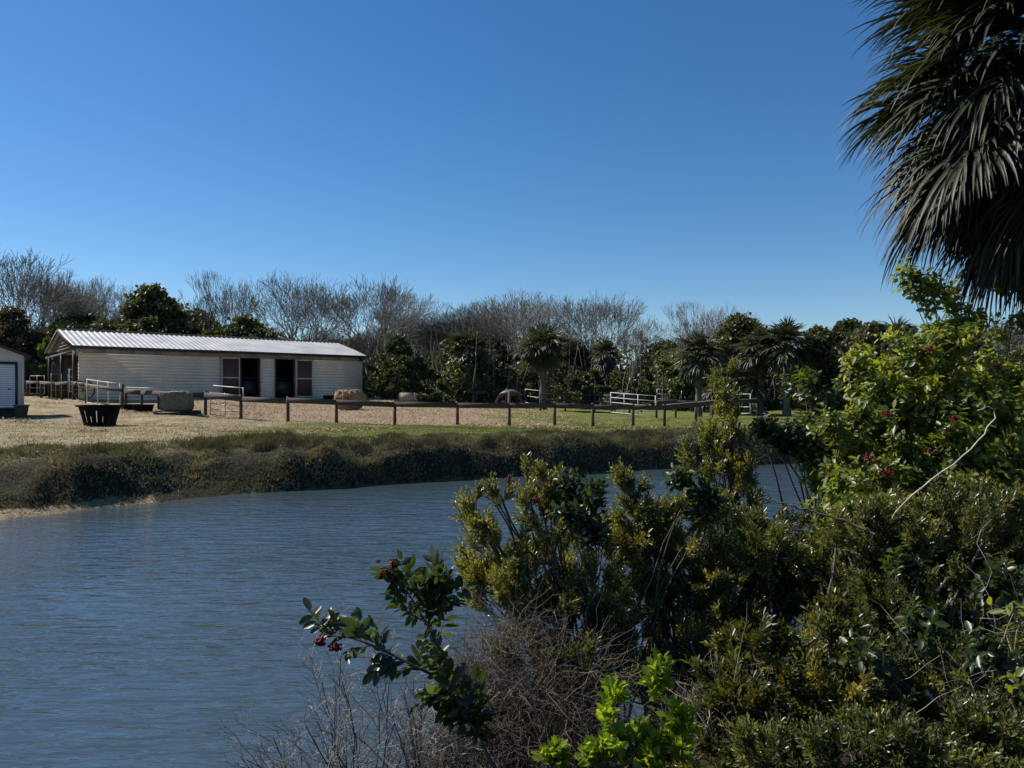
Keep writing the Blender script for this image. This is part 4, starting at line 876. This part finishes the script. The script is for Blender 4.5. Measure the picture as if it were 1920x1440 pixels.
shrub('wax_myrtle', 'upright olive myrtle bush with separate leafy shoots over the water, left of centre', 'bush', (1080, 5.6),
      [(880, 950, 5.5, 15, 45, 34), (912, 1000, 5.5, 34, 40, 60), (935, 935, 5.5, 14, 40, 26), (960, 1060, 5.5, 90, 70, 240), (990, 925, 5.6, 20, 42, 44), (1022, 915, 5.6, 18, 38, 40), (1035, 985, 5.6, 50, 60, 120), (1090, 1070, 5.7, 80, 75, 250), (900, 1080, 5.5, 40, 40, 80),
       (940, 1120, 5.4, 75, 50, 190), (1030, 1150, 5.4, 105, 65, 280), (1120, 1140, 5.5, 60, 60, 160), (1000, 1230, 5.0, 70, 35, 110), (1090, 1270, 4.9, 55, 50, 130), (930, 1340, 4.7, 40, 24, 40)], 0, 'myrtle', group=GW, seed=11)
shrub('wax_myrtle', 'olive and yellow myrtle bush in the middle with one curved shoot topping the water', 'bush', (1260, 5.9),
      [(1172, 895, 5.9, 10, 24, 26), (1190, 935, 5.9, 18, 34, 44), (1210, 985, 5.9, 45, 32, 90), (1190, 1030, 5.9, 75, 55, 230), (1270, 1040, 5.9, 85, 75, 340), (1320, 980, 5.9, 50, 40, 110), (1215, 1120, 5.8, 90, 60, 300), (1330, 1110, 5.8, 75, 80, 280), (1130, 1190, 5.5, 60, 55, 130), (1265, 1180, 5.6, 60, 40, 110), (1190, 1210, 5.5, 60, 50, 130), (1240, 970, 5.9, 40, 30, 80)],
      0, 'myrtle', group=GW, seed=12)
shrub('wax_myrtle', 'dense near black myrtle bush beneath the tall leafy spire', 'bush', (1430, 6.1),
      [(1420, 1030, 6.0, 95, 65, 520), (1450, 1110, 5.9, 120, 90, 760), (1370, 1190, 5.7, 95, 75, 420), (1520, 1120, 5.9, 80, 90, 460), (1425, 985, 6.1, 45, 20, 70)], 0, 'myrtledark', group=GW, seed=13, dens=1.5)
shrub('wax_myrtle', 'tall narrow myrtle spire standing against the far paddock', 'bush', (1385, 6.8),
      [(1352, 712, 6.8, 13, 26, 26), (1362, 770, 6.8, 26, 40, 80), (1318, 830, 6.8, 32, 24, 70), (1300, 860, 6.8, 20, 20, 30), (1366, 845, 6.8, 40, 45, 140), (1388, 905, 6.7, 28, 55, 120), (1345, 895, 6.7, 34, 32, 70), (1380, 975, 6.5, 45, 42, 120)], 0, 'myrtle', group=GW, seed=14, depth=.9)
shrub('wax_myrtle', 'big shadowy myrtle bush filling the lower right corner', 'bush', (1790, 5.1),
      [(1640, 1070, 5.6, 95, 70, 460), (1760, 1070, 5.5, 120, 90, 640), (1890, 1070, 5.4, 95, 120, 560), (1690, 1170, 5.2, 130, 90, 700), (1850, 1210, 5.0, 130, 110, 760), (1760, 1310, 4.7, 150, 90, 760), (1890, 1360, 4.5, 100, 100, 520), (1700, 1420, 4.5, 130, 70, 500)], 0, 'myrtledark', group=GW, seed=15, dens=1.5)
shrub('wax_myrtle', 'olive topped myrtle bush below the pale curved branch', 'bush', (1660, 4.9),
      [(1700, 1010, 5.5, 110, 60, 420), (1830, 980, 5.4, 110, 60, 400), (1600, 1010, 5.6, 50, 40, 100), (1600, 1290, 4.5, 120, 90, 460)], 0, 'myrtle', group=GW, seed=16)
shrub('wax_myrtle', 'low yellow brown myrtle bush right of the bright green plant', 'bush', (1470, 4.5),
      [(1440, 1240, 4.7, 75, 50, 190), (1400, 1330, 4.5, 85, 70, 280), (1500, 1350, 4.5, 90, 80, 300), (1565, 1180, 4.7, 45, 25, 60), (1440, 1425, 4.3, 140, 50, 300)], 0, 'myrtleyel', group=GW, seed=17, nl=8, L=(.045, .075))
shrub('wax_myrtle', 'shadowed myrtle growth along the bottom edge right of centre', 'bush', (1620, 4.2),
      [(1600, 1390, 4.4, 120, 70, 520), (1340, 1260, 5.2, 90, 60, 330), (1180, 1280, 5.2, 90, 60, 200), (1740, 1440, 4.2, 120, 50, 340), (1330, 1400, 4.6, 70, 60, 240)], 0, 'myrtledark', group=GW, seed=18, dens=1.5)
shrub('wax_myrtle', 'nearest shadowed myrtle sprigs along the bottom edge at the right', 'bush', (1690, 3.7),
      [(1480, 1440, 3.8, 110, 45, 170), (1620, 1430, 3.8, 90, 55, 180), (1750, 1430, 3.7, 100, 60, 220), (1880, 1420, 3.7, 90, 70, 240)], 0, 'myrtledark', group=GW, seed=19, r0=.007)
PK = dict(tw=(.10, .22), nl=7, L=(.05, .085), asp=.25, outline=OVAL, spreadang=1.0, upb=.7, droop=.15, tang=.85, per=11, dens=1.25)
t, g, rg = shrub('pepper_bush', 'large sunlit bush with yellow green oval leaves and dark red berries on the right', 'bush', (1740, 6.8),
      [(1600, 905, 6.4, 65, 60, 180), (1640, 830, 6.4, 90, 65, 240), (1690, 750, 6.5, 85, 75, 250), (1750, 665, 6.5, 70, 60, 180), (1650, 700, 6.5, 50, 30, 60), (1810, 780, 6.4, 90, 90, 320), (1750, 880, 6.2, 110, 80, 380), (1880, 870, 6.2, 80, 110, 320), (1640, 950, 6.1, 100, 55, 240), (1585, 985, 6.2, 50, 28, 60), (1890, 730, 6.8, 50, 60, 140)],
      0, 'pepper', group=GP, seed=21, stems=4, r0=.024, **PK)
berries(t, g, [(1665, 775, 5.8, 13, 8, 70), (1790, 785, 5.8, 9, 8, 40), (1630, 860, 5.7, 12, 13, 90), (1662, 888, 5.7, 18, 9, 90), (1740, 845, 5.8, 7, 6, 24), (1595, 990, 5.8, 12, 9, 60), (1745, 655, 6.1, 9, 9, 40), (1870, 690, 6.2, 12, 10, 50)], 5)
t, g, rg = shrub('pepper_bush', 'tall slender berry bush shoot reaching up into the palm fronds', 'bush', (1830, 7.4),
      [(1705, 515, 6.6, 22, 16, 18), (1735, 540, 6.6, 26, 16, 20), (1790, 575, 6.6, 20, 34, 30), (1815, 620, 6.6, 26, 30, 30), (1905, 545, 6.8, 22, 18, 18), (1905, 640, 6.9, 30, 40, 40)],
      0, 'pepper', group=GP, seed=22, stems=2, r0=.010, depth=.8, **{**PK, 'dens': .75})
t, g, rg = shrub('pepper_bush', 'darker oval leaved bush reaching left beside the tall myrtle spire', 'bush', (1560, 7.0),
      [(1440, 805, 6.7, 45, 22, 44), (1500, 830, 6.7, 60, 40, 120), (1510, 730, 6.9, 50, 28, 50), (1570, 760, 6.9, 45, 40, 70), (1590, 700, 7.0, 35, 24, 34), (1590, 870, 6.8, 35, 35, 60)],
      0, 'pepperdark', group=GP, seed=23, stems=3, **PK)
t, g, rg = shrub('pepper_bush', 'oval leaved sprays poking out between the two middle myrtles', 'bush', (1140, 5.4),
      [(1090, 925, 5.4, 30, 14, 12), (1125, 955, 5.4, 34, 22, 18), (1060, 960, 5.4, 18, 20, 8), (1300, 920, 5.6, 24, 20, 15), (1330, 955, 5.6, 22, 18, 10), (1110, 1000, 5.4, 24, 20, 10)],
      0, 'pepperdark', group=GP, seed=24, stems=2, r0=.008, depth=.6, **PK)
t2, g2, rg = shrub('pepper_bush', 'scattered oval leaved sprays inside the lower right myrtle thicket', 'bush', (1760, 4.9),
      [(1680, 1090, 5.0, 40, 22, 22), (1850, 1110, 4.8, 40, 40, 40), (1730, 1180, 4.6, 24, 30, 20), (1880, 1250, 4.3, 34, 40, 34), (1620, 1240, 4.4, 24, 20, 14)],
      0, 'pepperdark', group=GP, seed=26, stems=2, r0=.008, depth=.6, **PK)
berries(t, g, [(955, 900, 5.3, 7, 9, 34), (1010, 935, 5.3, 11, 6, 36)], 9)
PKs = dict(PK); PKs.update(L=(.05, .085), nl=4, per=3)
t, g, rg = shrub('pepper_bush', 'yellow green leaves at the extreme right edge with thin vine stems', 'bush', (1930, 4.2),
      [(1915, 1180, 4.0, 10, 24, 4), (1912, 1300, 4.0, 10, 30, 5), (1905, 1390, 4.0, 12, 20, 4)], 0, 'pepper', group=GP, seed=25, stems=1, r0=.006, depth=.5, **PKs)
# arching berry sprig left of centre
def sprig(name, label, paths, leafmat, berr, seed):
    rg = np.random.default_rng(seed); b0 = P(*paths[0][0]); g = np.array([b0[0], b0[1], gz(b0[0], b0[1])]); t = empty(name, g, label, 'branch', GP)
    sm, lm = MB(), MB()
    for pa in paths:
        K = np.array([P(*q_) for q_ in pa]); ts = np.linspace(0, len(K)-1, 26); c = np.stack([np.interp(ts, range(len(K)), K[:, i]) for i in range(3)], 1)
        for _ in range(3): c[1:-1] = (c[:-2]+c[1:-1]*2+c[2:])/4
        if pa is paths[0]: c = np.concatenate([[g], c])
        sm.tubes(c-g, np.linspace(.010, .003, len(c)), 6)
        T = norm(np.gradient(c, axis=0))
        for i in range(4 if pa is paths[0] else 2, len(c)-1, 1):
            d0 = T[i]; side = norm(np.cross(d0, rg.normal(size=3))); dd = norm(d0*.7+side*.8+[0, -.1, .15]); Lr = rg.uniform(.09, .17); ax = np.stack([c[i], c[i]+dd*Lr*.5+[0, 0, .005], c[i]+dd*Lr])
            sm.tubes(ax-g, np.array([.0022, .0018, .001]), 4); k = 7; f_ = np.array([.3, .3, .55, .55, .8, .8, 1.0]); po = c[i]+dd*(f_*Lr)[:, None]; s2 = norm(np.cross(dd, rg.normal(size=3)+[0, 0, 1.5])); sgn = np.array([1, -1, 1, -1, 1, -1, 0])
            ld = dd*.55+s2*sgn[:, None]*.85+rg.normal(size=(k, 3))*.18+[0, 0, -.12]; n0 = np.cross(s2, dd)
            L = rg.uniform(.06, .1, k); lm.leaves(po-g, ld, n0+rg.normal(size=(k, 3))*.3, L, L*.24, OVAL, .25, .15)
    sm.build('stems', M['stem'], t); lm.build('leaves', M[leafmat], t); berries(t, g, berr, seed); return t
sprig('berry_sprig', 'arching dark leafed branch tipped with red berries in front of the water', [
      [(925, 1440, 3.9), (890, 1360, 4.0), (850, 1260, 4.0), (800, 1170, 4.0), (765, 1110, 4.0), (735, 1085, 4.0)],
      [(860, 1290, 4.0), (790, 1255, 3.9), (720, 1220, 3.9), (660, 1195, 3.9), (600, 1190, 3.9)], [(800, 1170, 4.0), (835, 1120, 4.0), (810, 1090, 4.0)], [(900, 1380, 4), (880, 1330, 3.9), (830, 1300, 3.9)]],
      'pepperdark', [(738, 1058, 3.9, 7, 12, 70), (722, 1078, 3.9, 13, 9, 110), (735, 1098, 3.9, 6, 7, 40), (708, 1052, 3.9, 4, 3, 12), (600, 1202, 3.85, 12, 9, 90), (628, 1214, 3.85, 14, 8, 80)], 31)
# bright green plant, lobed leaves
LB = dict(tw=(.05, .11), nl=6, L=(.045, .08), asp=.32, outline=LOBE, spreadang=.6, tang=.5, upb=1, fold=.15, stems=2, r0=.006, depth=.7, per=8, dens=2.0)
shrub('groundsel_plant', 'bright lime green plant with toothed leaves at the bottom edge', 'plant', (1205, 3.55),
      [(1140, 1330, 3.5, 14, 36, 9), (1240, 1285, 3.5, 16, 30, 9), (1180, 1390, 3.5, 40, 35, 22), (1270, 1390, 3.5, 26, 45, 18), (1140, 1420, 3.4, 30, 36, 16), (1215, 1430, 3.4, 60, 34, 30)], 0, 'ground sel', group='lime green plants', seed=41, **LB)
shrub('groundsel_plant', 'tiny lime green seedling left of the big lime green plant', 'plant', (1032, 3.5), [(1032, 1432, 3.5, 8, 8, 3)], 0, 'ground sel', group='lime green plants', seed=42, **LB)
# tangled dead brush
def tangle(name, label, blobs, mat, seed, rad=.0017, L=(.25, .6), base=(980, 4.8)):
    rg = np.random.default_rng(seed); g = G(*base); t = empty(name, g, label, 'brush'); mb = MB(); st = MB()
    for (u, v, D, ru, rv, n_) in blobs:
        c = P(u, v, D); S = np.array([ru/F*D, .6*(ru+rv)/F*D, rv/F*D]); p0 = c+norm(rg.normal(size=(n_, 3)))*(rg.random((n_, 1))**.7)*S*1.2; d = norm(rg.normal(size=(n_, 3))+[0, 0, .3]); pts = [p0]; Lw = rg.uniform(*L, (n_, 1))
        for i in range(6): d = norm(d+rg.normal(size=(n_, 3))*.42); pts.append(pts[-1]+d*Lw/6)
        pts = np.stack(pts, 1)-g; mb.tubes(pts, np.linspace(1, .4, 7)[None]*rad*rg.uniform(.6, 1.7, (n_, 1)), 3)
        for k in range(3):
            a0 = np.array([rg.normal()*.2, rg.normal()*.1, -.05]); e = c-g+rg.normal(size=3)*S*.6; ts = np.linspace(0, 1, 7)[:, None]; cu = a0*(1-ts)+e*ts+np.array([0, 0, .2])*np.sin(ts*pi)+rg.normal(size=(7, 3))*.02; st.tubes(cu, np.linspace(.006, .002, 7), 5)
    st.build('stems', M['brush'], t); mb.build('twigs', M[mat], t)
tangle('dead_brush', 'brown tangle of dead vines under the left myrtle', [(960, 1200, 4.9, 80, 30, 260), (880, 1280, 4.8, 45, 45, 240), (950, 1290, 4.8, 80, 55, 520), (1030, 1330, 4.7, 90, 70, 800), (900, 1390, 4.6, 80, 45, 560), (830, 1430, 4.5, 70, 36, 300), (980, 1420, 4.6, 110, 50, 700), (1090, 1290, 4.9, 60, 60, 500), (1060, 1410, 4.6, 120, 50, 1000), (1330, 1400, 4.6, 70, 60, 350)], 'twig', 51)
tangle('vine_tangle', 'thin pale vines straggling over the dark growth at lower right', [(1800, 1350, 4.3, 120, 60, 40), (1880, 1250, 4.4, 50, 120, 24), (1340, 1330, 4.5, 60, 60, 30)], 'deadtwig', 52, rad=.0019, L=(.3, .8), base=(1800, 4.6))
# bare twiggy bushes lower left
SH = dict(np=[3, 6, 5, 4, 3], wig=[.05, .12, .18, .22, .25], tap=[.9, .4, .45, .5, .5], n=[1, 9, 6, 4, 3], start=[.2, .25, .25, .2], ang=[0, .45, .5, .6, .6], len=[1, 4.2, .5, .5, .5], rr=.55, rmin=.0016)
def bareshrub(u, D, ht, label, seed, base_r=.012, lean=0., n1=9, u_spread=.45):
    random.seed(seed); t = empty('bare_shrub', G(u, D), label, 'bush', 'leafless bushes'); out = []; spec = dict(SH); spec['n'] = [1, n1, 7, 5, 3]; spec['ang'] = [0, u_spread, .5, .6, .6]
    grow(out, Vector((0, 0, -.05)), Vector((lean, 0, 1)), ht*.2, base_r, 0, spec, up=.03); tubes_from(out, (0, 1, 2), 5).build('stems', M['stem' if base_r > .011 else 'twig'], t); tubes_from(out, (3, 4), 3).build('twigs', M['deadtwig'], t)
bareshrub(690, 4.4, 1.2, 'larger leafless grey twiggy bush under the berry branch', 61, lean=-.1, n1=14, u_spread=.5)
bareshrub(790, 4.3, .95, 'leafless twiggy bush beside the brown vine tangle', 62, n1=11)
bareshrub(450, 4.2, .6, 'low leafless twigs at the far left end of the near plants', 66, .008, lean=-.25, n1=9, u_spread=.6)
bareshrub(530, 4.2, .75, 'small leafless twiggy bush at the bottom left of the plants', 63, .009, lean=-.2, n1=9, u_spread=.55)
bareshrub(610, 4.15, .75, 'thin leafless bush between the small and larger twiggy ones', 64, .009, n1=10, u_spread=.5)
# bare curved branches
def branch(label, pts, r0, r1, mat, name='bare_branch', cat='branch', seed=1, side=()):
    rg = np.random.default_rng(seed); K = np.array([P(*q_) for q_ in pts]); ts = np.linspace(0, len(K)-1, 30); c = np.stack([np.interp(ts, range(len(K)), K[:, i]) for i in range(3)], 1)
    for _ in range(4): c[1:-1] = (c[:-2]+c[1:-1]*2+c[2:])/4
    c += rg.normal(size=c.shape)*.005; o = c[0]; mb = MB(); mb.tubes(c-o, np.linspace(r0, r1, 30), 7); ob = mb.build(name, M[mat], None, True); ob.location = tuple(o); return tag(ob, label, cat)
branch('pale bare branch curving up to a hook across the berry bush', [(1590, 1280, 6.2), (1625, 1090, 6.1), (1648, 1006, 5.6), (1690, 945, 5.1), (1740, 905, 5.1), (1800, 865, 5.1), (1845, 820, 5.1), (1866, 785, 5.1), (1868, 768, 5.1), (1855, 762, 5.1), (1835, 768, 5.1)], .0070, .0035, 'palebranch', seed=3)
branch('dark thin branch slanting down from the myrtle spire to the pale branch', [(1430, 935, 5.5), (1500, 952, 5.4), (1580, 975, 5.3), (1640, 1000, 5.2)], .006, .010, 'stem', seed=4)
branch('short broken pale stick lying in the lower right shadow', [(1735, 1295, 4.3), (1750, 1310, 4.3), (1765, 1325, 4.3)], .008, .007, 'palebranch', seed=5)
